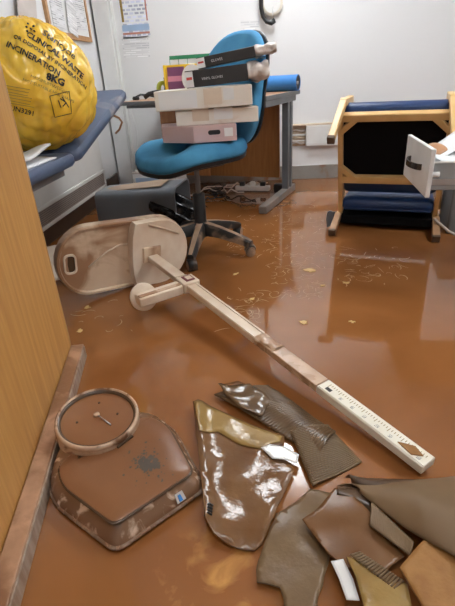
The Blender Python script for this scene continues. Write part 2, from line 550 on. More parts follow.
# door, standing open on the left, with the batten along its foot
DA = Vector((-0.738, 1.362, 0))
DB = Vector((-0.552, 0.489, 0))
ddir = (DB - DA).normalized()
drz = math.atan2(ddir.y, ddir.x)
door = struct(MB().box((0.47, -0.022, 1.0), (0.94, 0.044, 1.96)).build('door_1', 'oak', bevel=0.002))
door.location = DA + Vector((0, 0, 0.012))
door.rotation_euler = (0, 0, drz)
MB().box((-0.004, -0.022, 1.0), (0.008, 0.044, 1.96)).build('door_edge', 'oak_edge', door)
bt = thing('timber_batten', 'muddy wooden batten lying on the floor along the foot of the oak door', 'batten', DA, drz)
MB().box((0.485, 0.026, 0.027), (0.95, 0.046, 0.052)).build('plank', 'timber', bt, bevel=0.003)
MB().box((0.485, 0.0505, 0.024), (0.94, 0.004, 0.046)).build('facing', 'timber_side', bt, bevel=0.001)

# ------------------------------------------------------------------ heater on the left wall
ht = thing('wall_heater', 'white wall heater with dark slotted grille under the blue couch', 'heater', (XL, 2.95, 0.16))
MB().box((0.055, 0, 0.24), (0.11, 1.28, 0.48)).build('casing', 'heater_white', ht, bevel=0.006)
MB().box((0.113, 0, 0.300), (0.006, 1.26, 0.35)).build('front_panel', 'heater_white', ht, bevel=0.002)
MB().box((0.111, 0, 0.066), (0.004, 1.22, 0.10)).build('grille_back', 'grille', ht)
for s in (-1, 1):
    MB().box((0.116, s * 0.622, 0.066), (0.012, 0.022, 0.13)).build('frame_post', 'heater_white', ht, bevel=0.002)
for zz in (0.010, 0.124):
    MB().box((0.116, 0, zz), (0.012, 1.26, 0.022)).build('frame_rail', 'heater_white', ht, bevel=0.002)
slat = None
for k in range(8):
    if slat is None:
        slat = MB().box((0.1165, 0, 0), (0.008, 1.21, 0.0055)).build('grille_slat', 'heater_slat', ht)
        s = slat
    else:
        s = slat.copy()
        COL.objects.link(s)
        s.parent = ht
    s.location.z = 0.027 + k * 0.0118

# ------------------------------------------------------------------ notice boards and papers on the walls
nb = thing('notice_board', 'cork-edged notice board with papers on the left wall', 'notice board', (XL, 3.71, 1.62), R(90))
# local x runs along +Y of the room, local y points into the wall
MB().box((0, -0.008, 0), (0.72, 0.014, 0.78)).build('board', 'white_paint', nb)
for sx in (-1, 1):
    MB().box((sx * 0.375, -0.011, 0), (0.035, 0.022, 0.83)).build('frame_side', 'cork', nb, bevel=0.002)
for sz in (-1, 1):
    MB().box((0, -0.011, sz * 0.40), (0.715, 0.022, 0.035)).build('frame_rail', 'cork', nb, bevel=0.002)


def sheet_on_wall(name, lab, cat, loc, rz, w, h, m, tilt=0.0, group=None, header=None, th=0.002):
    o = MB().box((0, 0, 0), (w, th, h)).build(name, m)
    o.location = loc
    o.rotation_euler = (0, tilt, rz)
    tag(o, lab, cat, group)
    if header:
        hc, hz, hh = header
        MB().box((0, -th * 0.75, hz), (w * 0.98, th * 0.5, hh)).build('printed_band', hc, o)
    return o


G = 'papers pinned on the notice board'
sheet_on_wall('pinned_paper', 'printed paper pinned at the left of the notice board', 'paper', (XL + 0.018, 3.50, 1.40), R(90), 0.20, 0.28, 'print_grey', 0.05, G)
sheet_on_wall('pinned_paper', 'printed paper pinned at the right of the notice board', 'paper', (XL + 0.018, 3.93, 1.42), R(90), 0.22, 0.29, 'print_grey', -0.03, G)
sheet_on_wall('pinned_paper', 'tilted paper with grey edge hanging between the two pinned papers', 'paper', (XL + 0.024, 3.74, 1.38), R(90), 0.17, 0.30, 'print_faint', 0.22, G)
hp = thing('metal_rail', 'short grey metal rail fixed to the left wall above the yellow bag', 'rail', (XL, 2.75, 1.44))
MB().tube([(0.06, -0.45, 0), (0.06, 0.30, 0)], 0.016, 12).build('rail', 'steel', hp, smooth=True)
for yy in (-0.30, 0.22):
    MB().tube([(0.0, yy, 0), (0.06, yy, 0)], 0.01, 8).build('bracket', 'steel', hp, smooth=True)
sheet_on_wall('plastic_apron', 'crumpled pale plastic sheet hanging below the grey rail', 'plastic sheet', (XL + 0.03, 3.02, 1.30), R(90), 0.22, 0.24, 'paper_wet', 0.35)

ps = sheet_on_wall('wall_chart', 'coloured printed chart taped to the back wall beside the corner boxing', 'poster', (-1.085, YB - 0.003, 1.42), 0, 0.235, 0.38, 'print_table', 0.0)
MB().box((0, -0.0016, -0.115), (0.23, 0.001, 0.045)).build('printed_band', 'paper_blue', ps)
MB().box((0, -0.0016, -0.155), (0.23, 0.001, 0.014)).build('printed_band', 'salmon', ps)
MB().box((-0.10, -0.0016, 0.03), (0.02, 0.001, 0.20)).build('printed_band', 'ink_soft', ps)
MB().box((0.105, -0.0016, 0.03), (0.012, 0.001, 0.20)).build('printed_band', 'salmon', ps)
sheet_on_wall('printed_notice', 'plain printed sheet below the coloured chart on the back wall', 'paper', (-1.105, YB - 0.003, 1.165), 0, 0.23, 0.15, 'print_faint', 0.02)
sheet_on_wall('small_notice', 'small faint paper notice behind the blue chair back', 'paper', (-0.13, YB - 0.003, 1.262), 0, 0.15, 0.075, 'print_faint', 0.03)

# blood pressure gauge: black curved hose hanging from a cream dial
bp = thing('pressure_gauge', 'cream wall gauge with black curved hose at the top of the back wall', 'gauge', (0.055, YB, 1.40))
gm = Matrix.Rotation(R(90), 4, 'X')
MB().lathe([(0.075, 0), (0.085, 0.01), (0.085, 0.035), (0.07, 0.045)], 28).xf(gm).build('dial_case', 'cream', bp, smooth=True, auto=40)
MB().lathe([(0.066, 0.0452), (0.066, 0.047)], 28).xf(gm).build('dial_glass', 'white_paint', bp)
hs = [(-0.085, -0.05, 0.22), (-0.088, -0.05, 0.06), (-0.088, -0.05, -0.03), (-0.075, -0.05, -0.085), (-0.045, -0.055, -0.125), (-0.01, -0.055, -0.135), (0.018, -0.05, -0.118)]
MB().tube(hs, [0.017] * 5 + [0.019, 0.021], 12).build('hose', 'black_plastic', bp, smooth=True)
MB().tube([(0.008, -0.05, -0.118), (0.004, -0.048, -0.07), (0.008, -0.04, 0)], 0.005, 8).build('stalk', 'steel', bp, smooth=True)

# ------------------------------------------------------------------ examination couch
cz = 0.65
cc = thing('examination_couch', 'blue-grey padded examination couch with raised end beside the heater', 'couch', (-1.075, 1.2, 0))


def pad(name, L0, wd, th):
    pts = rounded(wd, L0, 0.045, 6)
    mb = MB()
    inset = [(p[0] * 0.965, p[1] * (1 - 0.018 / L0)) for p in pts]
    mb.rings([[Vector((p[0], p[1], 0)) for p in inset], [Vector((p[0], p[1], th * 0.25)) for p in pts],
              [Vector((p[0], p[1], th * 0.72)) for p in pts], [Vector((p[0], p[1], th)) for p in inset]])
    return mb


p1 = pad('lower_pad', 1.42, 0.51, 0.05).xf(Matrix.Translation((0, 0.05, cz - 0.05))).build('lower_pad', 'couch_vinyl', cc, smooth=True, auto=50)
ang = math.atan2(0.215, 0.88)
p2 = pad('backrest_pad', 0.93, 0.51, 0.05).xf(Matrix.Translation((0, 0.775, cz - 0.05)) @ Matrix.Rotation(ang, 4, 'X') @ Matrix.Translation((0, 0.47, 0.0)))
p2.build('backrest_pad', 'couch_vinyl', cc, smooth=True, auto=50)
MB().box((0, 0.05, cz - 0.072), (0.40, 1.35, 0.04)).build('bed_frame', 'dark_steel', cc, bevel=0.004)
MB().box((0, -0.15, 0.28), (0.28, 0.4, 0.52)).build('pedestal', 'heater_white', cc, bevel=0.02)
MB().box((0, -0.15, 0.03), (0.42, 0.75, 0.06)).build('base', 'heater_white', cc, bevel=0.02)
MB().tube([(0.14, 0.66, cz - 0.10), (0.16, 1.15, cz + 0.035), (0.16, 1.5, cz + 0.13)], 0.011, 8).build('backrest_strut', 'dark_steel', cc, smooth=True)
MB().tube([(0.20, 1.47, cz + 0.10), (0.235, 1.50, cz + 0.075), (0.24, 1.53, cz + 0.05), (0.215, 1.535, cz + 0.01), (0.19, 1.53, cz - 0.01)], 0.006, 8).build('side_handle', 'copper', cc, smooth=True)
MB().box((0.17, 0.50, cz - 0.075), (0.05, 0.05, 0.03)).build('hinge_block', 'black_plastic', cc, bevel=0.004)
tw = thing('folded_sheet', 'grey folded sheet wedged under the yellow waste bag', 'sheet', (-0.985, 1.70, cz))
fo = grid(10, 6, lambda a, b: Vector(((a - .5) * .26, (b - .5) * .22, 0.03 + 0.02 * math.sin(a * 5 + b * 3) * (0.3 + b * 0.7))))
fo.build('upper_fold', 'boxing', tw, smooth=True, solid=0.008)
grid(8, 6, lambda a, b: Vector(((a - .5) * .28, (b - .55) * .25, 0.004 + 0.006 * math.sin(a * 4)))).build('lower_fold', 'paper', tw, smooth=True, solid=0.004)


# ------------------------------------------------------------------ yellow clinical waste bag
bagc = Vector((-0.985, 2.03, 0.905))
bag = thing('clinical_waste_bag', 'full yellow clinical waste bag with black lettering lying on the blue couch', 'waste bag', (bagc.x, bagc.y, cz))
oz = bagc.z - cz


def bag_point(a, e):
    d = Vector((math.cos(e) * math.cos(a), math.cos(e) * math.sin(a), math.sin(e)))
    r = Vector((0.262, 0.262, 0.258))
    p = Vector((d.x * r.x, d.y * r.y, d.z * r.z))
    n1 = noise.noise(d * 1.7 + Vector((3, 1, 7)))
    n2 = noise.noise(d * 4.5 + Vector((9, 2, 4)))
    k = abs(noise.noise(Vector((a * 3.2, e * 1.4, 2.0))))
    k2 = abs(noise.noise(d * 2.6 + Vector((5, 5, 1))))
    k3 = abs(noise.noise(d * 6.0 + Vector((1, 8, 3))))
    p *= 1 + 0.05 * n1 + 0.03 * n2 - 0.10 * max(0, 0.25 - k) - 0.19 * max(0, 0.15 - k2) - 0.07 * max(0, 0.16 - k3)
    # fine gathers towards the knot at the upper left
    knot = Vector((-0.35, -0.55, 0.76)).normalized()
    q = d.angle(knot)
    if q < 1.0:
        ang_ = math.atan2((d - knot).dot(Vector((0.9, -0.4, 0.1))), (d - knot).dot(Vector((0.1, 0.8, 0.6))))
        p *= 1 + 0.02 * math.sin(ang_ * 13) * (1 - q)
    rise = (p.y + bagc.y - 1.965) * 0.25
    if rise > 0 and p.z < -oz + 0.010 + rise:
        p.z = -oz + 0.010 + rise + 0.05 * (p.z + oz - 0.010 - rise)
    if p.z < -oz + 0.012:
        p.z = -oz + 0.012 + (p.z + oz - 0.012) * 0.06
    return p


nu, nv = 160, 90
vs, fs = [], []
for j in range(nv + 1):
    e = -PI / 2 + PI * j / nv
    for i in range(nu):
        vs.append(bag_point(2 * PI * i / nu, e) + Vector((0, 0, oz)))
for j in range(nv):
    for i in range(nu):
        k = (i + 1) % nu
        fs.append([j * nu + i, j * nu + k, (j + 1) * nu + k, (j + 1) * nu + i])
bm_ = MB().add(vs, fs)
bag_o = bm_.build('bag_body', 'bag_yellow', bag, smooth=True)
bvh = BVHTree.FromPolygons([tuple(v) for v in vs], fs)
# tied ears
def ear(pts, w, fr):
    def fn(a, b):
        n = len(pts) - 1
        t = a * n
        i = min(int(t), n - 1)
        p = Vector(pts[i]).lerp(Vector(pts[i + 1]), t - i)
        ww = w * (0.35 + 0.75 * math.sin(PI * min(1, a * 0.85 + 0.08)))
        return p + Vector(fr) * ((b - .5) * ww) + Vector((0, 0, 0.012 * math.sin(b * 14 + a * 5)))
    return grid(20, 10, fn)


kz = oz + 0.17
ear([(-0.13, -0.10, kz), (-0.16, -0.13, kz + 0.03), (-0.14, -0.12, kz + 0.06), (-0.08, -0.09, kz + 0.055), (-0.04, -0.06, kz + 0.03)], 0.06, (0.25, 0.35, 0.9)).build('tied_ear', 'bag_yellow', bag, smooth=True, solid=0.003)
ear([(-0.13, -0.10, kz), (-0.18, -0.08, kz + 0.03), (-0.22, -0.10, kz + 0.01), (-0.26, -0.12, kz - 0.04)], 0.09, (0.5, 0.7, 0.3)).build('tied_ear', 'bag_yellow', bag, smooth=True, solid=0.003)
MB().lathe([(0.03, -0.02), (0.038, 0.0), (0.03, 0.02)], 12).xf(Matrix.Translation((-0.13, -0.10, kz)) @ Matrix.Rotation(R(40), 4, 'Y')).build('knot', 'bag_yellow', bag, smooth=True)

# lettering: flat text mapped on to the bag skin from its printed side
pd = (Vector((0, 0, HC)) - bagc)
pd.z = 0.18
pd.normalize()                                       # direction the printed side faces
pr = Vector((0, 0, 1)).cross(pd).normalized()
pu = pd.cross(pr).normalized()


def fine(tv, tf, lim):
    bm = bmesh.new()
    bv = [bm.verts.new(v) for v in tv]
    for f in tf:
        try:
            bm.faces.new([bv[i] for i in f])
        except ValueError:
            pass
    bmesh.ops.triangulate(bm, faces=bm.faces)
    for _ in range(5):
        lg = [e for e in bm.edges if e.calc_length() > lim]
        if not lg:
            break
        bmesh.ops.subdivide_edges(bm, edges=lg, cuts=1)
        bmesh.ops.triangulate(bm, faces=[f for f in bm.faces if len(f.verts) > 3])
    bm.verts.index_update()
    out = [v.co.copy() for v in bm.verts], [[v.index for v in f.verts] for f in bm.faces]
    bm.free()
    return out


def print_on_bag(s, size, x, y, rot, m, bold=0.0, bend=0.0, off=0.0025):
    tv, tf = fine(*text_mesh(s, size, bold), 0.006)
    ca, sa = math.cos(R(rot)), math.sin(R(rot))
    out = []
    for v in tv:
        bx = v.x
        by = v.y - bend * bx * bx
        X = x + bx * ca - by * sa
        Y = y + bx * sa + by * ca
        o = Vector((0, 0, oz)) + pr * X + pu * Y + pd * 1.0
        h = bvh.ray_cast(o, -pd)
        if h[0] is None:
            out.append(None)
            continue
        nn = h[1] if h[1].dot(pd) > 0 else -h[1]
        out.append(h[0] + nn * off)
    ok = [f for f in tf if all(out[i] is not None for i in f)]
    mb = MB()
    mb.add([p if p is not None else Vector((0, 0, oz)) for p in out], ok)
    mb.build('lettering', m, bag)


for s, size, x, y, rot, m_, bold, bend in (
        ('Stericycle', 0.034, 0.075, 0.165, -36, 'ink', 0.0006, 0.6),
        ('CLINICAL WASTE', 0.029, 0.018, 0.158, -34, 'ink', 0.0011, 0.5),
        ('OR DISPOSAL BY INCINERATION', 0.0195, -0.026, 0.154, -34, 'ink', 0.0005, 0.3),
        ('INCINERATION', 0.028, -0.058, 0.126, -31, 'ink', 0.0008, 0.3),
        ('8KG', 0.034, 0.055, 0.010, -26, 'ink', 0.0016, 0.0),
        ('MAXIMUM WEIGHT', 0.016, 0.0, 0.018, -27, 'ink_soft', 0.0, 0.1),
        ('NOT SUITABLE FOR SHARPS', 0.015, -0.028, 0.008, -26, 'ink_soft', 0.0, 0.1),
        ('UN3291', 0.024, -0.095, -0.085, -20, 'ink', 0.0004, 0.0)):
    print_on_bag(s, size, x, y, rot, m_, bold, bend)


def bag_line(pts, w, m_):
    P = []
    for (x, y) in pts:
        h = bvh.ray_cast(Vector((0, 0, oz)) + pr * x + pu * y + pd, -pd)
        if h[0] is not None:
            P.append(h[0] + pd * 0.0015)
    if len(P) > 1:
        MB().tube(P, w, 5).build('printed_line', m_, bag, smooth=True)


def subdiv(pts, n=6):
    out = []
    for a, b in zip(pts[:-1], pts[1:]):
        for k in range(n):
            out.append((a[0] + (b[0] - a[0]) * k / n, a[1] + (b[1] - a[1]) * k / n))
    return out + [pts[-1]]


bag_line(subdiv([(0.055, -0.05), (0.132, -0.035), (0.125, -0.115), (0.058, -0.125), (0.055, -0.05)]), 0.0012, 'ink')
bag_line(subdiv([(0.092, -0.06), (0.112, -0.075), (0.096, -0.088)]), 0.002, 'ink')
bag_line(subdiv([(0.084, -0.066), (0.088, -0.092)]), 0.002, 'ink')
bag_line(subdiv([(0.100, -0.055), (0.118, -0.092)]), 0.002, 'ink')
for k in range(7):
    bag_line(subdiv([(-0.125, 0.005 - 0.010 * k), (-0.010 - 0.006 * (k % 3), -0.024 - 0.010 * k)]), 0.0008, 'ink_soft')
for k, (dx, dy) in enumerate(((0, 0.0), (-0.014, 0.006), (0.012, 0.010), (-0.006, 0.018), (0.010, -0.010), (-0.015, -0.009))):
    bag_line([(0.040 + dx, 0.185 + dy), (0.044 + dx, 0.188 + dy)], 0.0045, 'ink')

# ------------------------------------------------------------------ desk
dka = R(-19)
dk = thing('desk', 'wood-topped desk with grey metal T-shaped leg standing askew at the back wall', 'desk', (-0.03, 3.17, 0), dka)
# local: x to the left end is negative, y to the back
DW, DD, DZ = 1.16, 0.82, 0.775
MB().box((-DW / 2 + 0.02, DD / 2, DZ - 0.012), (DW, DD, 0.024)).build('desktop', 'desk_wood', dk, bevel=0.003)
MB().box((0.024, DD / 2, DZ - 0.0145), (0.009, DD, 0.029)).build('edge_strip', 'desk_metal', dk, bevel=0.002)
MB().box((-DW / 2 + 0.02, -0.004, DZ - 0.0125), (DW, 0.009, 0.025)).build('edge_strip', 'desk_metal', dk, bevel=0.002)
MB().box((-0.012, DD / 2 - 0.03, DZ - 0.05), (0.06, DD - 0.1, 0.042)).build('side_rail', 'desk_metal', dk, bevel=0.004)
MB().box((-DW / 2, 0.10, DZ - 0.04), (DW - 0.1, 0.04, 0.02)).build('front_rail', 'desk_metal', dk, bevel=0.004)
for x0, m_ in ((-0.015, 'desk_metal'), (-DW + 0.1, 'black_plastic')):
    for y0 in (DD - 0.24, DD - 0.155):
        MB().box((x0, y0, 0.38), (0.05, 0.042, 0.67)).build('leg_post', m_, dk, bevel=0.004)
    MB().box((x0, DD - 0.198, 0.40), (0.024, 0.05, 0.62)).build('leg_web', m_, dk)
    MB().box((x0, 0.39, 0.03), (0.06, 0.76, 0.055)).build('foot', 'desk_foot' if m_ == 'desk_metal' else m_, dk, bevel=0.006)
MB().box((-DW / 2 + 0.0, DD - 0.13, 0.42), (DW - 0.2, 0.018, 0.60)).build('modesty_panel', 'desk_panel', dk)


MB().box((-0.83, 0.44, 0.46), (0.42, 0.018, 0.58)).build('end_panel', 'desk_panel', dk)


def on_desk(u, v, z=0.0):
    c, s = math.cos(dka), math.sin(dka)
    return Vector((-0.03 + u * c - v * s, 3.17 + u * s + v * c, DZ + z))


# blue couch roll near the right end
rl = thing('blue_paper_roll', 'blue paper roll with dark hollow end lying on the desk corner', 'paper roll', on_desk(-0.10, 0.62), R(-22))
rm = Matrix.Translation((0, 0, 0.056)) @ Matrix.Rotation(R(90), 4, 'Y')
MB().lathe([(0.02, -0.17), (0.055, -0.17), (0.055, 0.17), (0.051, 0.1702), (0.051, 0.14)], 28).xf(rm).build('roll', 'roll_blue', rl, smooth=True, auto=40)
MB().lathe([(0.018, 0.142), (0.05, 0.142), (0.05, 0.166), (0.018, 0.16)], 24).xf(rm).build('roll_end', 'black_plastic', rl, smooth=True, auto=40)
MB().lathe([(0.008, 0.15), (0.012, 0.168)], 12).xf(rm).build('core', 'paper_wet', rl)

# desk clutter on the left
hd = thing('headset', 'small black headset lying on the left end of the desk', 'headset', on_desk(-1.04, 0.28), 0.3)
MB().tube([(-0.09, 0, 0.02), (-0.05, 0.03, 0.035), (0.0, 0.03, 0.03), (0.07, 0.01, 0.012), (0.13, 0, 0.008)], 0.008, 8).build('band', 'black_plastic', hd, smooth=True)
MB().lathe([(0.024, 0), (0.028, 0.012), (0.022, 0.026)], 14).xf(Matrix.Translation((-0.09, 0, 0.0))).build('ear_cushion', 'black_plastic', hd, smooth=True)
ms = thing('desk_phone_handset', 'black curved handset lying beside the desk organiser', 'handset', on_desk(-0.90, 0.20), 0.15)
MB().tube([(-0.10, 0, 0.018), (-0.06, 0, 0.04), (0.0, 0, 0.05), (0.06, 0, 0.045), (0.10, 0, 0.02)], [0.018, 0.017, 0.016, 0.017, 0.02], 10).build('grip', 'black_plastic', ms, smooth=True)
MB().lathe([(0.024, 0.0), (0.024, 0.016)], 14).xf(Matrix.Translation((0.1, 0, 0.0))).build('earpiece', 'black_plastic', ms, smooth=True)
tp = thing('tape_dispenser', 'upright yellow and black reel beside the desk organiser', 'reel', on_desk(-0.955, 0.38))
MB().lathe([(0.035, -0.012), (0.06, -0.012), (0.06, 0.012), (0.035, 0.012), (0.035, -0.012)], 24, False, False).xf(Matrix.Translation((0, 0, 0.062)) @ Matrix.Rotation(R(60), 4, 'Z') @ Matrix.Rotation(R(90), 4, 'X')).build('reel', 'lime', tp, smooth=True, auto=40)
MB().tube([(0.02, 0, 0.02), (0.03, 0, 0.09), (0.026, 0, 0.145)], [0.018, 0.014, 0.012], 8).build('stem', 'black_plastic', tp, smooth=True)
og = thing('desk_organiser', 'yellow-framed desk organiser holding pink and purple cards', 'organiser', on_desk(-0.74, 0.36), R(-2))
og.scale = (1.3, 1.25, 1.5)
MB().box((0, 0.03, 0.075), (0.23, 0.01, 0.15)).build('back_plate', 'yellow', og, bevel=0.002)
for sx in (-1, 1):
    MB().box((sx * 0.112, 0, 0.075), (0.008, 0.07, 0.15)).build('side_plate', 'yellow', og, bevel=0.002)
MB().box((0, 0, 0.005), (0.216, 0.07, 0.01)).build('tray', 'yellow', og)
MB().box((-0.055, 0.018, 0.115), (0.10, 0.004, 0.05)).build('card', 'purple', og)
MB().box((-0.055, 0.012, 0.082), (0.10, 0.004, 0.035)).build('card', 'pink', og)
MB().box((-0.055, 0.008, 0.045), (0.10, 0.004, 0.06)).build('card', 'purple', og)
MB().lathe([(0.02, 0), (0.062, 0), (0.062, 0.02), (0.02, 0.02), (0.02, 0)], 28, False, False).xf(Matrix.Translation((0.045, 0.01, 0.085)) @ Matrix.Rotation(R(90), 4, 'X')).build('tape_disc', 'white_plastic', og, smooth=True, auto=40)
MB().box((0.03, -0.004, 0.07), (0.02, 0.03, 0.015)).build('clip', 'black_plastic', og)
pl = thing('planner_board', 'white planner sheet with green top strip leaning behind the desk organiser', 'planner', on_desk(-0.72, 0.46), R(-4))
pl.scale = (1.05, 1.0, 1.42)
MB().box((0, 0, 0.10), (0.33, 0.004, 0.20)).build('sheet', 'paper', pl)
MB().box((0, -0.003, 0.193), (0.33, 0.003, 0.018)).build('top_strip', 'green', pl)
for k in range(6):
    MB().box((-0.165 + 0.066 * k, -0.003, 0.14), (0.003, 0.003, 0.1)).build('rule_line', 'green', pl)

# cables, plug strip under the desk
cb = thing('power_strip', 'muddy white power strip with tangled cables on the floor under the desk', 'power strip', (-0.13, 3.9, 0.0), R(-10))
MB().box((0, 0, 0.03), (0.30, 0.055, 0.04)).build('strip_body', 'paper_wet', cb, bevel=0.006)
for k in range(3):
    MB().box((-0.09 + k * 0.09, 0, 0.066), (0.045, 0.045, 0.034)).build('plug', 'black_plastic' if k != 1 else 'white_plastic', cb, bevel=0.006)
MB().box((0.24, -0.06, 0.045), (0.09, 0.07, 0.07)).build('adaptor', 'black_plastic', cb, bevel=0.01)
G = 'cables under the desk'
for k in range(9):
    rr = random.Random(40 + k)
    pts = []
    x, y = -0.60 + rr.random() * 0.45, 3.62 + rr.random() * 0.45
    a = rr.random() * 6
    for i in range(14):
        pts.append((x, y, 0.008 + 0.05 * abs(math.sin(i * 0.7 + k)) * rr.random()))
        a += rr.uniform(-0.9, 0.9)
        x = min(0.12, max(-0.75, x + 0.055 * math.cos(a)))
        y = min(4.1, max(3.5, y + 0.045 * math.sin(a)))
    o = MB().tube(pts, 0.0055, 6).build('cable', 'cable' if k % 3 else 'paper_wet', smooth=True)
    tag(o, 'thin black cable among the tangle on the muddy floor under the desk' if k % 3 else 'thin pale cable among the tangle on the muddy floor under the desk', 'cable', G)
cv = tag(MB().tube([(-1.20, 4.2, 0.75), (-1.17, 4.22, 0.5), (-1.19, 4.2, 0.30), (-1.12, 4.15, 0.14), (-1.0, 4.05, 0.02), (-0.85, 3.95, 0.008)], 0.006, 6).build('cable', 'boxing', smooth=True),
         'grey cable hanging down the back wall beside the corner boxing', 'cable')

# white printed box on the floor behind the bin
wb = thing('paper_box', 'white box with blue label on the floor between bin and desk leg', 'box', (-0.86, 3.62, 0), R(-8))
MB().box((0, 0, 0.13), (0.36, 0.25, 0.26)).build('carton', 'paper', wb, bevel=0.004)
MB().box((0, 0, 0.264), (0.37, 0.26, 0.012)).build('lid', 'paper_wet', wb, bevel=0.003)
MB().box((-0.05, -0.1262, 0.21), (0.22, 0.002, 0.035)).build('label', 'paper_blue', wb)

# ------------------------------------------------------------------ waste bin on its side
bn = thing('waste_bin', 'grey plastic waste bin lying on its side with a black liner', 'bin', (-1.11, 2.95, 0.0), R(-6))
bn.scale = (1.0, 1.05, 1.14)
# axis along local +x, mouth at the right
bl = 0.56


def binring(x, w, h, yc=0.0, n=7, zc=None):
    pts = rounded(w, h, min(w, h) * 0.2, n)
    zc = h / 2 if zc is None else zc
    return [Vector((x, yc + p[0], zc + p[1])) for p in pts]


h0, h1 = 0.205, 0.275
ext = [binring(0.0, 0.24, h0, zc=h1 / 2), binring(0.02, 0.25, h0 + 0.01, zc=h1 / 2), binring(bl - 0.02, 0.33, h1 - 0.01, zc=h1 / 2), binring(bl, 0.345, h1, zc=h1 / 2),
       binring(bl, 0.325, h1 - 0.02, zc=h1 / 2), binring(0.03, 0.235, h0 - 0.015, zc=h1 / 2)]
shell = MB().rings(ext)
bo = shell.build('bin_body', 'bin_grey', bn, smooth=True, auto=50)
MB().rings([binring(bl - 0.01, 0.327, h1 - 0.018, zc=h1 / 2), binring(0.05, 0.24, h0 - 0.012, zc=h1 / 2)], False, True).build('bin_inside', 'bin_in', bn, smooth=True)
grid(14, 10, lambda a, b: Vector((0.03 + a * 0.43, (b - .5) * (0.17 + 0.06 * a), h1 / 2 + (h0 + (h1 - h0) * a) / 2 + 0.003 - 0.004 * (2 * b - 1) ** 2))).build('mud_film', 'bin_mud', bn, smooth=True, solid=0.002)


def liner_fn(a, b):
    th = -0.2 + 2.5 * a
    rr_ = 1.0 + 0.09 * noise.noise(Vector((a * 7, b * 4, 1)))
    return Vector((bl - 0.16 + 0.30 * b + 0.02 * math.sin(a * 20), -0.15 * rr_ * math.cos(th * 0.9) - 0.02 - 0.03 * b, h1 / 2 + 0.10 * rr_ * math.sin(th) - 0.08 * b + 0.012 * math.sin(a * 26 + b * 4)))


grid(40, 16, liner_fn).build('bin_liner', 'liner', bn, smooth=True, solid=0.002)

# ------------------------------------------------------------------ office chair
OC = Vector((-0.385, 2.475, 0))
oc = thing('office_chair', 'blue swivel office chair with mud-covered black base', 'office chair', OC)
for k in range(5):
    a = R(-94 + 72 * k)
    d = Vector((math.cos(a), math.sin(a), 0))
    s = Vector((-d.y, d.x, 0))
    mb = MB()
    rg = []
    for t, zt, hw, hh in ((0.03, 0.135, 0.032, 0.035), (0.12, 0.122, 0.027, 0.028), (0.22, 0.098, 0.024, 0.023), (0.29, 0.078, 0.022, 0.02), (0.315, 0.072, 0.018, 0.016)):
        c = d * t + Vector((0, 0, zt))
        rg.append([c + s * hw - Vector((0, 0, hh)), c - s * hw - Vector((0, 0, hh)), c - s * hw + Vector((0, 0, hh * .5)), c - s * hw * .6 + Vector((0, 0, hh)), c + s * hw * .6 + Vector((0, 0, hh)), c + s * hw + Vector((0, 0, hh * .5))])
    leg = mb.rings(rg).build('base_leg', 'muddy_black', oc, smooth=True, auto=40)
    # film of dried mud on the upper face
    MB().rings([[p + Vector((0, 0, 0.0025)) for p in r[2:6]] for r in rg], False, False)
    top = MB()
    tv = []
    for r in rg:
        tv += [r[3] + Vector((0, 0, 0.002)) + s * 0.001, r[4] + Vector((0, 0, 0.002)) - s * 0.001]
    top.add(tv, [[2 * i, 2 * i + 1, 2 * i + 3, 2 * i + 2] for i in range(len(rg) - 1)])
    top.build('mud_film', 'dry_mud', leg, smooth=True)
    cst = MB().tube([d * 0.305 + Vector((0, 0, 0.04)), d * 0.305 + Vector((0, 0, 0.08))], 0.008, 8)
    cs = cst.build('castor', 'black_plastic', oc, smooth=True)
    wr = R(25 + 70 * k)
    ax = Vector((math.cos(wr), math.sin(wr), 0))
    for sg in (-1, 1):
        mm = Matrix.Translation(d * 0.305 + ax * (sg * 0.014) + Vector((0, 0, 0.028))) @ Vector((0, 0, 1)).rotation_difference(ax).to_matrix().to_4x4()
        MB().lathe([(0.020, -0.010), (0.028, -0.007), (0.028, 0.007), (0.020, 0.010)], 18).xf(mm).build('wheel', 'dry_mud', cs, smooth=True, auto=40)
    hood = Matrix.Translation(d * 0.305 + Vector((0, 0, 0.03))) @ Vector((0, 0, 1)).rotation_difference(ax).to_matrix().to_4x4()
    MB().add([hood @ Vector((0.032 * math.cos(q), 0.032 * math.sin(q), zq)) for q in [R(200 + 14 * i) for i in range(11)] for zq in (-0.024, 0.024)],
             [[2 * i, 2 * i + 1, 2 * i + 3, 2 * i + 2] for i in range(10)]).build('castor_hood', 'muddy_black', cs, smooth=True, solid=0.003)
MB().lathe([(0.045, 0.09), (0.048, 0.13), (0.044, 0.165), (0.034, 0.175)], 24).build('hub', 'muddy_black', oc, smooth=True, auto=45)
MB().lathe([(0.034, 0.16), (0.034, 0.33), (0.030, 0.335)], 20).build('column_shroud', 'black_plastic', oc, smooth=True, auto=45)
MB().lathe([(0.014, 0.29), (0.014, 0.48)], 16).build('gas_lift', 'dark_steel', oc, smooth=True, auto=45)
crz = R(-135)                       # the way the chair faces
fx = Vector((math.cos(crz), math.sin(crz), 0))
lx = Vector((-fx.y, fx.x, 0))
CM = Matrix(((fx.x, lx.x, 0, 0), (fx.y, lx.y, 0, 0), (0, 0, 1, 0), (0, 0, 0, 1)))     # local x forward, y left
MB().box((-0.03, 0, 0.490), (0.22, 0.16, 0.04)).xf(CM).build('mechanism', 'black_plastic', oc, bevel=0.01)


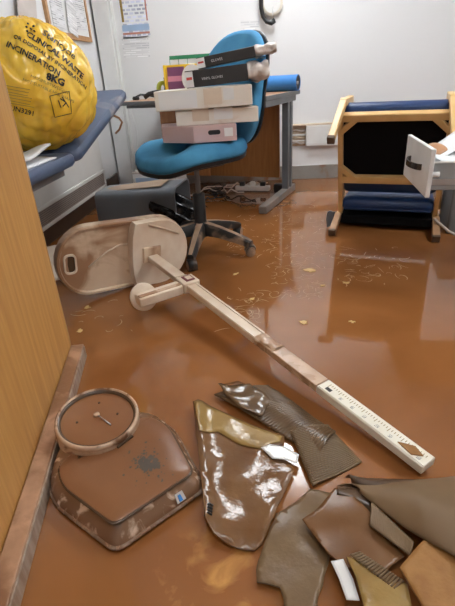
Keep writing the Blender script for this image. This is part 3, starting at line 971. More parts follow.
def seat_fn(lvls):
    rg = []
    for k, z in lvls:
        ring = []
        for i in range(40):
            a = 2 * PI * i / 40
            ex = 2 / 3.0
            c, s = math.cos(a), math.sin(a)
            x = math.copysign(abs(c) ** ex, c) * 0.275
            y = math.copysign(abs(s) ** ex, s) * (0.25 + 0.012 * c)
            zz = z
            if x > 0.1:
                zz -= 0.045 * ((x - 0.1) / 0.17) ** 2            # waterfall front
            zz += 0.012 * (y / 0.25) ** 2 * (1 if z > 0.56 else 0) + 0.02 * max(0, (-x - 0.1) / 0.17) ** 2
            ring.append(Vector((x * k + 0.02, y * k, zz)))
        rg.append(ring)
    return MB().rings(rg).xf(CM)


seat_fn([(0.90, 0.510), (0.985, 0.516), (1.0, 0.536)]).build('seat_pan', 'black_plastic', oc, smooth=True, auto=50)
seat_fn([(0.99, 0.536), (1.015, 0.556), (1.0, 0.586), (0.94, 0.601), (0.75, 0.606), (0.4, 0.604), (0.1, 0.602)]).build('seat', 'blue_fabric_wet', oc, smooth=True)
MB().tube([(0.02, -0.14, 0.50), (0.0, -0.26, 0.495), (0.0, -0.30, 0.49)], 0.006, 6).xf(CM).build('height_lever', 'black_plastic', oc, smooth=True)
MB().lathe([(0.035, -0.02), (0.035, 0.02)], 14).xf(CM @ Matrix.Translation((-0.16, -0.08, 0.49)) @ Matrix.Rotation(R(90), 4, 'X')).build('tension_knob', 'black_plastic', oc, smooth=True, auto=40)
# backrest stem
MB().bar((-0.10, 0, 0.485), (-0.29, 0, 0.495), 0.06, 0.02).xf(CM).build('back_bracket', 'black_plastic', oc, bevel=0.004)
MB().bar((-0.29, 0.0, 0.485), (-0.352, 0.03, 0.80), 0.06, 0.018, (1, 0, 0)).xf(CM).build('back_stem', 'black_plastic', oc, bevel=0.004)


def back_fn(th0, th1, k0):
    rg = []
    for th, k in ((th0, 0.94 * k0), (th0 + (th1 - th0) * 0.3, k0), (th0 + (th1 - th0) * 0.7, k0), (th1, 0.93 * k0)):
        ring = []
        for i in range(40):
            a = 2 * PI * i / 40
            c, s = math.cos(a), math.sin(a)
            y = math.copysign(abs(c) ** (2 / 2.5), c) * 0.245 * (1.0 - 0.06 * s)
            z = math.copysign(abs(s) ** (2 / 2.7), s) * 0.275
            y, z = y * k, z * k
            x = -0.315 + th - 0.06 * (z / 0.275) - 0.0 + 0.035 * (y / 0.215) ** 2 + 0.02 * (1 - abs(z) / 0.275)
            ring.append(Vector((x, y + 0.035, 0.835 + z)))
        rg.append(ring)
    return MB().rings(rg).xf(CM)


bko = back_fn(0.0, 0.06, 1.0)
bko.build('backrest', 'blue_fabric', oc, smooth=True, auto=60)
back_fn(-0.022, 0.005, 1.0).build('backrest_shell', 'black_plastic', oc, smooth=True, auto=60)

# ------------------------------------------------------------------ cartons stacked on the office chair
def loc3(x, y, z):
    return Vector((x, y, z))


SZ = 0.622
pk = thing('pink_box_file', 'dusty pink cardboard box with oval hand hole, lowest on the blue seat', 'box', (-0.335, 2.405, SZ), R(12))
fp = [(-0.195, -0.02), (-0.045, -0.13), (0.165, -0.13), (0.165, 0.13), (-0.195, 0.13)]
MB().prism(fp, 0.0, 0.078).build('carton', 'carton_pink', pk, bevel=0.003)
hol = rounded(0.060, 0.021, 0.010, 5)
MB().prism(hol, 0, 0.002).xf(Matrix.Translation((0.055, -0.1305, 0.045)) @ Matrix.Rotation(R(90), 4, 'X')).build('hand_hole', 'black_plastic', pk)
MB().box((0.125, -0.131, 0.042), (0.042, 0.002, 0.038)).build('label', 'carton_label_white', pk)


def carton(name, lab, x, y, z, rz, s, m_, tilt=0.0):
    o = thing(name, lab, 'box', (x, y, z), rz)
    o.rotation_euler = (0, tilt, rz)
    MB().box((0, 0, s[2] / 2), s).build('carton', m_, o, bevel=0.004)
    return o


c2 = carton('white_carton', 'white carton with mud-stained label, second in the stack on the blue chair', -0.255, 2.46, SZ + 0.079, R(7), (0.40, 0.27, 0.068), 'carton_white')
MB().box((0.03, -0.1358, 0.045), (0.09, 0.002, 0.05)).build('label', 'carton_label_white', c2)
MB().box((-0.08, -0.1358, 0.045), (0.08, 0.002, 0.055)).build('stain', 'carton_label', c2)
c3 = carton('white_carton', 'white carton with tan label, under the black cartons on the blue chair', -0.305, 2.43, SZ + 0.152, R(4), (0.46, 0.27, 0.088), 'carton_white', R(-1.0))
MB().box((0.045, -0.1358, 0.05), (0.085, 0.002, 0.07)).build('label', 'carton_label', c3)
MB().box((-0.12, -0.1358, 0.045), (0.18, 0.002, 0.075)).build('label', 'paper', c3)
MB().box((0.12, -0.1358, 0.055), (0.05, 0.002, 0.05)).build('label', 'carton_label_white', c3)


def crumple(seed, L0, r0):
    def fn(a, b):
        th = 2 * PI * b
        rr_ = r0 * (0.85 + 0.5 * noise.noise(Vector((a * 3 + seed, math.cos(th) * 1.5, math.sin(th) * 1.5))))
        return Vector((a * L0, rr_ * math.cos(th), rr_ * math.sin(th) * 0.8))
    return grid(12, 20, fn)


def black_carton(lab, x, y, z, rz, tilt, s, txt, seed):
    o = thing('black_carton', lab, 'box', (x, y, z), rz)
    o.rotation_euler = (0, -tilt, rz)
    MB().box((0, 0, s[2] / 2), s).build('carton', 'carton_black', o, bevel=0.003)
    MB().box((-s[0] / 2 - 0.001, 0, s[2] / 2), (0.002, s[1] * 0.96, s[2] * 0.9)).build('end_label', 'paper', o)
    MB().box((-s[0] / 2 + 0.018, -s[1] / 2 - 0.0005, s[2] / 2), (0.036, 0.002, s[2] * 0.9)).build('end_label', 'paper', o)
    MB().box((-s[0] / 2 + 0.018, -s[1] / 2 - 0.002, s[2] * 0.55), (0.026, 0.001, s[2] * 0.16)).build('red_print', 'red_ink', o)
    tv, tf = text_mesh(txt, 0.015)
    MB().add([Vector((v.x - 0.07, -s[1] / 2 - 0.0012, v.y + s[2] * 0.38)) for v in tv], tf).build('lettering', 'white_ink', o)
    fl_ = MB().add([(s[0] / 2, -s[1] / 2, 0), (s[0] / 2, s[1] / 2, 0), (s[0] / 2 + 0.045, s[1] / 2, -0.012), (s[0] / 2 + 0.045, -s[1] / 2, -0.008)], [[0, 1, 2, 3]])
    fl_.build('flap', 'carton_black', o, solid=0.002)
    crumple(seed, 0.10, s[2] * 0.72).xf(Matrix.Translation((s[0] / 2 + 0.0, -s[1] * 0.25, s[2] * 0.5))).build('inner_wrap', 'plastic_wrap', o, smooth=True, solid=0.002)
    return o


black_carton('long black carton with white lettering, lower of the two black cartons', -0.235, 2.39, SZ + 0.250, R(6), R(3.5), (0.29, 0.16, 0.072), 'VINYL GLOVES', 3)
black_carton('long black carton, topmost of the stack on the blue chair', -0.185, 2.40, SZ + 0.336, R(4), R(7.5), (0.27, 0.14, 0.046), 'GLOVES', 8)

# ------------------------------------------------------------------ overturned armchair
AO = Vector((0.657, 2.56, 0))
arz = math.atan2(-0.286, 0.958)
ac = thing('armchair', 'overturned wooden armchair with navy cushions lying on its back', 'armchair', AO, arz)
W2 = 0.29
zl, zu = 0.312, 0.668
yl, yu = 0.15, 0.005
seat_dir = Vector((0, yu - yl, zu - zl)).normalized()
nrm = Vector((0, -seat_dir.z, seat_dir.y))          # underside normal, towards the camera


def sp(x, s, n):
    """seat-plane point: s along the seat from the lower rail, n out of the underside"""
    return Vector((x, yl, zl)) + seat_dir * s + nrm * n


SL = (Vector((0, yu, zu)) - Vector((0, yl, zl))).length
WR = 0.276
MB().bar(sp(-W2 + 0.02, 0, -0.015), sp(W2 - 0.02, 0, -0.015), 0.045, 0.04, nrm).build('rear_rail', 'beech', ac, bevel=0.004)
MB().bar(sp(-WR - 0.012, SL, -0.012), sp(WR + 0.03, SL, -0.012), 0.042, 0.042, nrm).build('front_rail', 'beech', ac, bevel=0.006)
for s in (-1, 1):
    MB().bar(sp(s * WR, -0.25, -0.02), sp(s * WR, SL + 0.03, -0.02), 0.028, 0.05, nrm).build('side_rail', 'beech', ac, bevel=0.004)
    # front leg: from foot (towards camera) back through the frame to the arm
    ft = Vector((s * (W2 - 0.006), -0.235, 0.585))
    kn = Vector((s * (W2 - 0.026), 0.03, 0.755))
    lg = MB().bar(ft, kn, 0.040, 0.036, (1, 0, 0)).build('front_leg', 'beech', ac, bevel=0.005)
    MB().bar(ft + (ft - kn).normalized() * 0.002, ft + (kn - ft).normalized() * 0.022, 0.042, 0.038, (1, 0, 0)).build('foot_tip', 'end_grain', lg, bevel=0.004)
    MB().bar(Vector((s * (W2 - 0.025), 0.0, 0.745)), Vector((s * (W2 - 0.025), 0.30, 0.745)), 0.04, 0.038, (1, 0, 0)).build('arm_post', 'beech', ac, bevel=0.006)
    MB().bar(Vector((s * (W2 - 0.025), 0.30, 0.755)), Vector((s * (W2 + 0.012), 0.46, 0.08)), 0.045, 0.03, (1, 0, 0)).build('armrest', 'beech', ac, bevel=0.008)
    rf = Vector((s * W2, 0.012, 0.022))
    rk = Vector((s * (W2 - 0.005), 0.20, 0.075))
    rl_ = MB().bar(rf, rk + (rk - rf) * 0.08, 0.036, 0.040, (1, 0, 0)).build('rear_leg', 'beech_wet', ac, bevel=0.004)
    MB().bar(rf + (rf - rk).normalized() * 0.0015, rf + (rk - rf).normalized() * 0.02, 0.038, 0.042, (1, 0, 0)).build('foot_tip', 'end_grain', rl_, bevel=0.003)
    MB().bar(Vector((s * (W2 - 0.004), 0.19, 0.07)), Vector((s * (W2 - 0.004), 0.86, 0.03)), 0.03, 0.045, (0, 0, 1)).build('back_post', 'beech', ac, bevel=0.005)
    # corner braces
    for s0, s1 in ((0.0, 0.085), (SL, SL - 0.085)):
        MB().bar(sp(s * (W2 - 0.012), s1, -0.006), sp(s * (W2 - 0.105), s0, -0.006), 0.03, 0.03, nrm).build('corner_brace', 'beech', ac, bevel=0.003)
ub = MB()
ub.add([sp(-W2 + 0.012, 0.015, -0.03), sp(W2 - 0.012, 0.015, -0.03), sp(W2 - 0.012, SL - 0.015, -0.03), sp(-W2 + 0.012, SL - 0.015, -0.03)], [[0, 1, 2, 3]])
ub.build('underside_cloth', 'black_fabric', ac, solid=-0.004)


def cushion(P, U, V, N_, w, h, th, m_, name, parent, puff=0.02):
    rg = []
    for k, n in ((0.95, 0), (1.0, th * 0.3), (1.0, th * 0.7), (0.94, th), (0.5, th + puff), (0.05, th + puff)):
        rg.append([P + U * (p[0] * k) + V * (p[1] * k) + N_ * n for p in rounded(w, h, 0.03, 5)])
    return MB().rings(rg).build(name, m_, parent, smooth=True, auto=60)


X_ = Vector((1, 0, 0))
cushion(sp(0, SL / 2 - 0.042, -0.04), X_, seat_dir, -nrm, 2 * W2 - 0.045, SL + 0.165, 0.075, 'navy', 'seat_cushion', ac)
bd = Vector((0, 1, -0.045)).normalized()
cushion(Vector((0, 0.53, 0.098)), X_, bd, Vector((0, 0.045, 1)).normalized(), 2 * W2 - 0.045, 0.66, 0.078, 'navy', 'back_cushion', ac)
MB().tube([Vector((-W2 + 0.04 + 0.0, 0.187, 0.13)), Vector((W2 - 0.04, 0.187, 0.13))], 0.004, 6).build('piping', 'navy', ac, smooth=True)
MB().box((0, 0.53, 0.055), (2 * W2 - 0.03, 0.66, 0.05)).build('back_panel', 'black_fabric', ac, bevel=0.004)  # black filler added for the dark gap under the back cushion
MB().bar(Vector((-W2, 0.85, 0.035)), Vector((W2, 0.85, 0.035)), 0.04, 0.03).build('top_rail', 'beech', ac, bevel=0.004)
pb = thing('plastic_scrap', 'pale grey plastic scrap on the floor beside the armchair rear leg', 'scrap', (0.405, 2.83, 0), R(20))
grid(5, 8, lambda a, b: Vector(((a - .5) * .06, 0.02 * math.sin(b * 3), 0.004 + b * 0.10 + 0.006 * math.sin(a * 6)))).build('scrap', 'bin_grey', pb, smooth=True, solid=0.003)

# ------------------------------------------------------------------ drawer cabinet on the right
ca = thing('drawer_cabinet', 'white drawer cabinet at the right edge with its top drawer pulled out', 'cabinet', (0.612, 1.805, 0), R(-4.3))
y0, y1 = 0.0, 0.44
cx0, cx1 = 0.47, 0.97
MB().box(((cx0 + cx1) / 2, 0.22, 0.64), (cx1 - cx0, 0.44, 0.02)).build('top_panel', 'white_paint', ca, bevel=0.003)
for yy in (0.01, 0.43):
    MB().box(((cx0 + cx1) / 2, yy, 0.33), (cx1 - cx0, 0.018, 0.60)).build('side_panel', 'white_paint', ca, bevel=0.002)
MB().box((cx1 - 0.009, 0.22, 0.33), (0.018, 0.402, 0.60)).build('back_panel', 'white_paint', ca)
MB().box(((cx0 + cx1) / 2, 0.22, 0.03), (cx1 - cx0, 0.402, 0.04)).build('plinth', 'white_paint', ca)
for zz, hh in ((0.145, 0.175), (0.33, 0.175)):
    df = MB().box((cx0 - 0.009, 0.22, zz), (0.018, 0.436, hh)).build('drawer_front', 'white_paint', ca, bevel=0.003)
    MB().tube([(cx0 - 0.018, 0.14, zz), (cx0 - 0.045, 0.16, zz), (cx0 - 0.045, 0.28, zz), (cx0 - 0.018, 0.30, zz)], 0.006, 8).build('handle', 'handle_metal', df, smooth=True)
od = MB().box((0.009, 0.22, 0.53), (0.018, 0.44, 0.182)).build('open_drawer', 'white_paint', ca, bevel=0.003)


def hfn(k):
    t = k / 16
    y = 0.11 + 0.21 * t
    return Vector((-0.002 - 0.032 * math.sin(PI * t) ** 0.6, y, 0.535))


hp_ = [hfn(k) for k in range(17)]
mbh = MB()
for k in range(16):
    mbh.bar(hp_[k], hp_[k + 1], 0.005, 0.024)
mbh.build('drawer_handle', 'handle_metal', od, smooth=True, auto=30)
for yy in (0.025, 0.415):
    MB().box((0.255, yy, 0.515), (0.475, 0.012, 0.105)).build('drawer_side', 'grey_metal', od, bevel=0.003)
    MB().box((0.255, yy, 0.569), (0.475, 0.016, 0.006)).build('drawer_rim', 'white_paint', od)
    MB().box((0.25, yy - (0.0075 if yy < 0.2 else -0.0075), 0.495), (0.47, 0.004, 0.022)).build('drawer_runner', 'steel', od)
MB().box((0.255, 0.22, 0.467), (0.475, 0.38, 0.008)).build('drawer_floor', 'grey_metal', od)
MB().tube([(0.02, 0.017, 0.525), (0.045, 0.017, 0.525)], 0.01, 10).build('drawer_peg', 'white_plastic', od, smooth=True)
# papers in the drawer
G = 'papers in the open drawer'
for k, (x, y, z, tl, rz, m_, lab) in enumerate((
        (0.84, 2.02, 0.555, 0.0, 0.05, 'print_flat', 'printed white sheet lying flat in the open drawer'),
        (0.80, 2.11, 0.600, -0.55, 0.12, 'paper', 'plain white sheet sticking up out of the open drawer'),
        (0.86, 1.95, 0.572, -0.16, -0.10, 'print_flat', 'printed white sheet sloping at the front of the open drawer'))):
    if m_ == 'print_flat' and 'print_flat' not in M:
        mm_, N_, L_, b_ = new_mat('print_flat')
        tc_ = N_.new('ShaderNodeTexCoord')
        br_ = N_.new('ShaderNodeTexBrick')
        br_.inputs['Scale'].default_value = 1
        br_.inputs['Brick Width'].default_value = 0.05
        br_.inputs['Row Height'].default_value = 0.014
        br_.inputs['Mortar Size'].default_value = 0.005
        br_.inputs['Color1'].default_value = (0.55, 0.66, 0.68, 1)
        br_.inputs['Color2'].default_value = (0.70, 0.76, 0.77, 1)
        br_.inputs['Mortar'].default_value = (0.82, 0.83, 0.83, 1)
        L_.new(tc_.outputs['Object'], br_.inputs['Vector'])
        L_.new(br_.outputs['Color'], b_.inputs['Base Color'])
        M['print_flat'] = mm_
    o = grid(8, 6, lambda a, b: Vector(((a - .5) * .30, (b - .5) * .21, 0.006 * math.sin(a * 4 + b * 2 + k)))).build('drawer_paper', m_, smooth=True, solid=0.001)
    o.location = (x, y, z)
    o.rotation_euler = (0, tl, rz)
    tag(o, lab, 'paper', G)
o = grid(8, 4, lambda a, b: Vector(((a - .5) * .12, (b - .5) * .1, 0.02 * math.sin(a * 3)))).build('paper_wad', 'copper', smooth=True, solid=0.004)
o.location = (0.735, 2.10, 0.56)
o.rotation_euler = (0.2, -0.15, 0.4)
tag(o, 'small reddish brown folded card in the open drawer', 'card')
kt = thing('black_handle_bag', 'black strap loop on top of the papers in the open drawer', 'strap', (0.93, 2.10, 0.63))
MB().tube([(-0.06, 0, 0.0), (-0.05, 0, 0.05), (0.0, 0, 0.07), (0.06, 0, 0.05), (0.10, 0, 0.0)], 0.012, 8).build('strap', 'black_plastic', kt, smooth=True)
cb2 = tag(MB().tube([(0.96, 2.62, 0.10), (1.02, 2.55, 0.05), (1.1, 2.48, 0.012), (1.25, 2.40, 0.008), (1.5, 2.35, 0.008)], 0.008, 8).build('cable', 'paper_wet', smooth=True),
          'pale cable on the floor behind the drawer cabinet', 'cable')
gb = thing('grey_crate', 'dark grey box standing on the floor behind the armchair leg', 'box', (1.28, 2.75, 0), R(-10))
MB().box((0, 0, 0.14), (0.42, 0.3, 0.28)).build('crate', 'dark_steel', gb, bevel=0.012)
MB().box((0, 0, 0.285), (0.43, 0.31, 0.014)).build('lid', 'bin_grey', gb, bevel=0.004)
sm = tag(MB().lathe([(0.0, -0.06), (0.045, -0.045), (0.06, 0.0), (0.045, 0.045), (0.0, 0.06)], 20, False, False).build('wall_bell', 'salmon', smooth=True),
         'small reddish round fitting on the back wall at the right edge', 'fitting')
sm.location = (1.70, YB - 0.055, 0.93)

# ------------------------------------------------------------------ stadiometer (height measure)
A = Vector((-0.576, 2.01, 0.150))
B = Vector((0.382, 0.826, 0.032))
ax_ = (B - A).normalized()
sx_ = Vector((0, 0, 1)).cross(ax_).normalized()          # across, horizontal (to the far right)
ux_ = ax_.cross(sx_).normalized()                        # up
if ux_.z < 0:
    ux_ = -ux_
st = thing('height_measure', 'muddy cream height-measuring stand fallen over, column lying across the floor', 'height measure', (A.x, A.y, 0))
BASE = Vector((A.x, A.y, 0))


def SM(org):
    """frame: x along the column, y across, z up; relative to the thing"""
    o = org - BASE
    return Matrix(((ax_.x, sx_.x, ux_.x, o.x), (ax_.y, sx_.y, ux_.y, o.y), (ax_.z, sx_.z, ux_.z, o.z), (0, 0, 0, 1)))


CL = (B - A).length
F0 = SM(A)
cw, ch_ = 0.050, 0.026
segs = [(0.0, 0.30, 'cream_clean', 0.050), (0.31, 0.86, 'cream_clean', 0.052), (0.86, 1.165, 'cream_muddy', 0.052), (1.165, CL, 'ruler_side', 0.052)]
for a, b, m_, w_ in segs:
    MB().box(((a + b) / 2, 0, 0), (b - a - 0.002, w_, ch_)).xf(F0).build('column_section', m_, st, bevel=0.003)
for s in (-1, 1):
    MB().box(((0.31 + 0.86) / 2, s * 0.02, ch_ / 2 + 0.0015), (0.55, 0.008, 0.003)).xf(F0).build('column_ridge', 'cream_clean', st)
# ruler face at the end
rf_ = MB().box(((1.17 + CL) / 2, 0, ch_ / 2 + 0.001), (CL - 1.175, 0.044, 0.002)).xf(F0).build('ruler_face', 'ruler_face', st)
tk = MB()
k = 0
x = 1.19
while x < CL - 0.01:
    ln = 0.015 if k % 5 == 0 else 0.008
    tk.box((x, 0.006 - ln / 2 + 0.006, ch_ / 2 + 0.0023), (0.0016, ln, 0.0006))
    k += 1
    x += 0.0085
tk.xf(F0).build('ruler_marks', 'ink_soft', rf_)['kind'] = 'stuff'
nums = MB()
x = 1.205
v0 = 164
while x < CL - 0.02:
    tv, tf = text_mesh(str(v0), 0.015)
    nums.add([Vector((x + v.y - 0.004, -0.004 - v.x * 0.55 + 0.0, ch_ / 2 + 0.0024)) for v in tv], tf)
    x += 0.0425
    v0 += 2
nums.xf(F0).build('ruler_numbers', 'ink', rf_)['kind'] = 'stuff'
MB().box((1.20, -0.010, ch_ / 2 + 0.0024), (0.02, 0.012, 0.0006)).xf(F0).build('ruler_mark', 'ink', rf_)
fl2 = [(CL - 0.085, -0.012), (CL - 0.04, -0.018), (CL - 0.02, 0.002), (CL - 0.05, 0.012), (CL - 0.07, -0.001)]
MB().prism(fl2, ch_ / 2 + 0.002, ch_ / 2 + 0.005).xf(F0).build('mud_splash', 'cork_tile', rf_)
# muddy lump at the joint
crumple(5, 0.10, 0.026).xf(F0 @ Matrix.Translation((0.86, 0.0, 0.010)) @ Matrix.Scale(0.35, 4, (0, 0, 1))).build('mud_lump', 'cream_muddy', st, smooth=True, solid=0.002)
# sliding head piece with paddle
MB().box((0.365, 0, 0.002), (0.075, 0.078, 0.046)).xf(F0).build('slider', 'cream_clean', st, bevel=0.005)
MB().box((0.362, 0.004, 0.0265), (0.05, 0.042, 0.003)).xf(F0).build('reading_window', 'maroon', st, bevel=0.001)
MB().box((0.362, 0.006, 0.0285), (0.03, 0.026, 0.002)).xf(F0).build('window_print', 'cream_clean', st)
sgn = 1 if sx_.x < 0 else -1                # side that points to the left of the picture
MB().box((0.363, sgn * 0.135, -0.006), (0.056, 0.20, 0.042)).xf(F0).build('paddle_arm', 'cream_clean', st, bevel=0.006)
MB().box((0.372, sgn * 0.135, 0.0165), (0.020, 0.19, 0.004)).xf(F0).build('arm_groove', 'cream_muddy', st, bevel=0.001)
MB().lathe([(0.052, -0.008), (0.058, -0.004), (0.058, 0.006), (0.05, 0.010)], 32).xf(F0 @ Matrix.Translation((0.335, sgn * 0.195, -0.012)) @ Matrix.Rotation(R(90), 4, 'Y') @ Matrix.Rotation(R(-25), 4, 'Y')).build('head_disc', 'cream_clean', st, smooth=True, auto=40)

# base plate standing on its edge, perpendicular to the column
ub_ = Vector((0.776, 0.63, 0))
ub_ = (ub_ - ax_ * ub_.dot(ax_)).normalized()
vb_ = ub_.cross(-ax_).normalized()
if vb_.z < 0:
    vb_ = -vb_
tilt = R(-5)
U2 = ub_ * math.cos(tilt) + vb_ * math.sin(tilt)
V2 = vb_ * math.cos(tilt) - ub_ * math.sin(tilt)
PC = A - ax_ * 0.01 + ub_ * (-0.115) + Vector((0, 0, 0.025))       # plate centre, on the face
o_ = PC - BASE
PM = Matrix(((U2.x, V2.x, ax_.x, o_.x), (U2.y, V2.y, ax_.y, o_.y), (U2.z, V2.z, ax_.z, o_.z), (0, 0, 0, 1)))
PLW, PLH = 0.645, 0.335


def stad(w, h, n=14, cx=0.0):
    r = h / 2
    pts = []
    for k in range(n + 1):
        a = -PI / 2 + PI * k / n
        pts.append((cx + w / 2 - r * 0.92 + r * 0.92 * math.cos(a), r * math.sin(a)))
    for k in range(n + 1):
        a = PI / 2 + PI * k / n
        pts.append((cx - w / 2 + r * 0.92 + r * 0.92 * math.cos(a), r * math.sin(a)))
    return pts


def vring(pts, z):
    return [Vector((p[0], p[1], z)) for p in pts]


ou = stad(PLW, PLH)
tray = MB().rings([vring(stad(PLW - 0.03, PLH - 0.03), -0.062), vring(ou, -0.045), vring(ou, -0.004), vring(stad(PLW - 0.008, PLH - 0.008), 0.0),
                   vring(stad(PLW - 0.026, PLH - 0.026), 0.0), vring(stad(PLW - 0.036, PLH - 0.036), -0.012), vring(stad(PLW - 0.3, PLH - 0.2), -0.014)])
pt = tray.xf(PM).build('base_plate', 'cream_plastic', st, smooth=True, auto=40)
ho = rounded(0.042, 0.078, 0.016, 6, -PLW / 2 + 0.062, 0.0)
ho2 = rounded(0.058, 0.094, 0.022, 6, -PLW / 2 + 0.062, 0.0)
MB().rings([vring(ho2, -0.013), vring(ho2, -0.004), vring(ho, -0.004), vring(ho, -0.0125)], False, False).xf(PM).build('hole_rim', 'cream_clean', pt, smooth=True, auto=40)
MB().rings([vring(ho, -0.0125), vring(ho, -0.0128)]).xf(PM).build('hand_hole', 'rim_dark', pt)
# raised heel block with the column socket
n = 16
dpts = [(0.03, -PLH / 2 + 0.012), (0.03, PLH / 2 - 0.012)]
half = []
for p in ou[:n - 1]:
    half.append(p)
xs = 0.055
right = [(p[0] - 0.006, p[1] * 0.985) for p in ou if p[0] > xs]
right.sort(key=lambda p: p[1])
dsh = [(xs - 0.02, PLH / 2 - 0.006)] + [(xs - 0.028 + 0.03 * abs(t) ** 2 * 0 - 0.012 * (1 - t * t), (PLH / 2 - 0.006) * t) for t in (0.6, 0.3, 0, -0.3, -0.6)] + [(xs - 0.02, -PLH / 2 + 0.006)] + right
din = [(0.12 + (p[0] - 0.12) * 0.93, p[1] * 0.93) for p in dsh]
hb = MB().rings([vring(dsh, -0.02), vring(dsh, 0.028), vring([(0.12 + (p[0] - 0.12) * 0.975, p[1] * 0.975) for p in dsh], 0.036), vring(din, 0.034), vring([(0.16 + (p[0] - 0.16) * 0.3, p[1] * 0.3) for p in din], 0.038)]).xf(PM)
hb.build('heel_block', 'cream_clean', st, smooth=True, auto=45)
MB().box((0.115, 0.0, 0.038), (0.095, 0.08, 0.016)).xf(PM).build('column_socket', 'cream_plastic', st, bevel=0.006)
MB().tube([(0.10, 0.15, 0.037), (0.18, 0.12, 0.041), (0.26, 0.085, 0.038)], 0.004, 6).xf(PM).build('raised_line', 'cream_clean', st, smooth=True)
MB().tube([(-0.18, -0.03, -0.012), (-0.09, 0.03, -0.011), (-0.02, 0.055, -0.011), (0.015, 0.05, -0.011)], 0.004, 6).xf(PM).build('raised_line', 'cream_clean', pt, smooth=True)

# crumpled pale plastic behind the plate
cp = tag(grid(12, 10, lambda a, b: Vector(((a - .5) * .34, (b - .5) * .26, 0.03 + 0.10 * b + 0.03 * noise.noise(Vector((a * 5, b * 5, 3)))))).build('plastic_bag', 'carton_label', smooth=True, solid=0.003),
         'crumpled pale plastic lying behind the tipped base plate near the door', 'plastic bag')
cp.location = (-1.13, 2.12, 0.0)
cp.rotation_euler = (0, 0, 0.5)

# ------------------------------------------------------------------ weighing scale
sa = Vector((-0.70, 0.714, 0)).normalized()              # towards the dial
sr = Vector((sa.y, -sa.x, 0))                            # to the right
SO = Vector((-0.252, 0.680, 0))
ws = thing('weighing_scale', 'mud-covered mechanical weighing scale with a round dial', 'scale', SO)
WM = Matrix(((sr.x, sa.x, 0, 0), (sr.y, sa.y, 0, 0), (0, 0, 1, 0), (0, 0, 0, 1)))      # local x right, y to the dial


def arc_pts(P, n=6):
    """closed outline with rounded corners: P = [(x, y, r)]"""
    out = []
    m_ = len(P)
    for i in range(m_):
        p0, p, p2 = Vector(P[i - 1][:2]), Vector(P[i][:2]), Vector(P[(i + 1) % m_][:2])
        r = P[i][2]
        a = p + (p0 - p).normalized() * r
        b = p + (p2 - p).normalized() * r
        for k in range(n + 1):
            t = k / n
            out.append(tuple(a * (1 - t) ** 2 + p * 2 * t * (1 - t) + b * t * t))
    return out


def outline(g):
    return arc_pts([(-0.118 - g, -0.002 - g, 0.028), (0.118 + g, -0.002 - g, 0.028), (0.182 + g, 0.235, 0.06), (0.146 + g * 0.8, 0.330 + g * 0.4, 0.06), (0.045, 0.40 + g, 0.05), (-0.045, 0.40 + g, 0.05), (-0.140 - g * 0.8, 0.330 + g * 0.4, 0.06), (-0.178 - g, 0.225, 0.06)])


def rg_(g, z, lift=0.0):
    return [Vector((p[0], p[1], z)) for p in outline(g)]


MB().rings([rg_(-0.004, 0.004), rg_(0.003, 0.008), rg_(0.002, 0.020), rg_(-0.006, 0.034), rg_(-0.020, 0.052), rg_(-0.030, 0.0585), rg_(-0.10, 0.059)]).xf(WM).build('scale_body', 'scale_body', ws, smooth=True, auto=55)
tr_ = MB().rings([rg_(0.0045, 0.006), rg_(0.0075, 0.010), rg_(0.0065, 0.014), rg_(0.0025, 0.017)], False, False).xf(WM)
tr_.build('chrome_trim', 'scale_rim', ws, smooth=True)
def plat(g):
    return arc_pts([(-0.104 - g, 0.018 - g, 0.02), (0.104 + g, 0.018 - g, 0.02), (0.152 + g, 0.21, 0.05), (0.125 + g, 0.275, 0.03), (-0.125 - g, 0.275, 0.03), (-0.152 - g, 0.21, 0.05)])


MB().rings([vring(plat(0), 0.056), vring(plat(0), 0.0635), vring(plat(-0.004), 0.066), vring(plat(-0.05), 0.0665)]).xf(WM).build('platform_mat', 'scale_mat', ws, smooth=True, auto=50)
MB().rings([vring(plat(0.004), 0.0585), vring(plat(0.004), 0.0612), vring(plat(-0.002), 0.0614)], False, False).xf(WM).build('mat_edge', 'rim_dark', ws, smooth=True)
# worn dark patch where the mud has been rubbed off
rw = random.Random(3)
wp = MB()
for k in range(130):
    a, rr_ = rw.random() * 6.28, abs(rw.gauss(0, 0.036))
    cx_, cy_ = 0.035 + rr_ * math.cos(a) * 0.8, 0.108 + rr_ * math.sin(a) * 1.1
    s_ = rw.uniform(0.0015, 0.0075) * (1.3 if rr_ < 0.028 else 0.55)
    n_ = 7
    wp.add([(cx_ + s_ * rw.uniform(.6, 1.2) * math.cos(2 * PI * i / n_), cy_ + s_ * rw.uniform(.6, 1.2) * math.sin(2 * PI * i / n_), 0.0669 + 0.00001 * k) for i in range(n_)], [list(range(n_))])
wo = wp.xf(WM).build('worn_patch', 'scale_worn', ws)
wo['kind'] = 'stuff'
# maker's badge on the front skirt
MB().add([(0.040, -0.004, 0.024), (0.064, -0.004, 0.024), (0.062, 0.008, 0.042), (0.042, 0.008, 0.042)], [[0, 1, 2, 3]]).xf(Matrix.Translation(Vector((0, 0, 0)))).xf(WM).build('badge', 'paper_wet', ws, solid=0.003)
MB().add([(0.046, -0.0055, 0.0275), (0.055, -0.0055, 0.0275), (0.054, 0.004, 0.0395), (0.047, 0.004, 0.0395)], [[0, 1, 2, 3]]).xf(WM).build('badge_print', 'roll_blue', ws, solid=0.003)
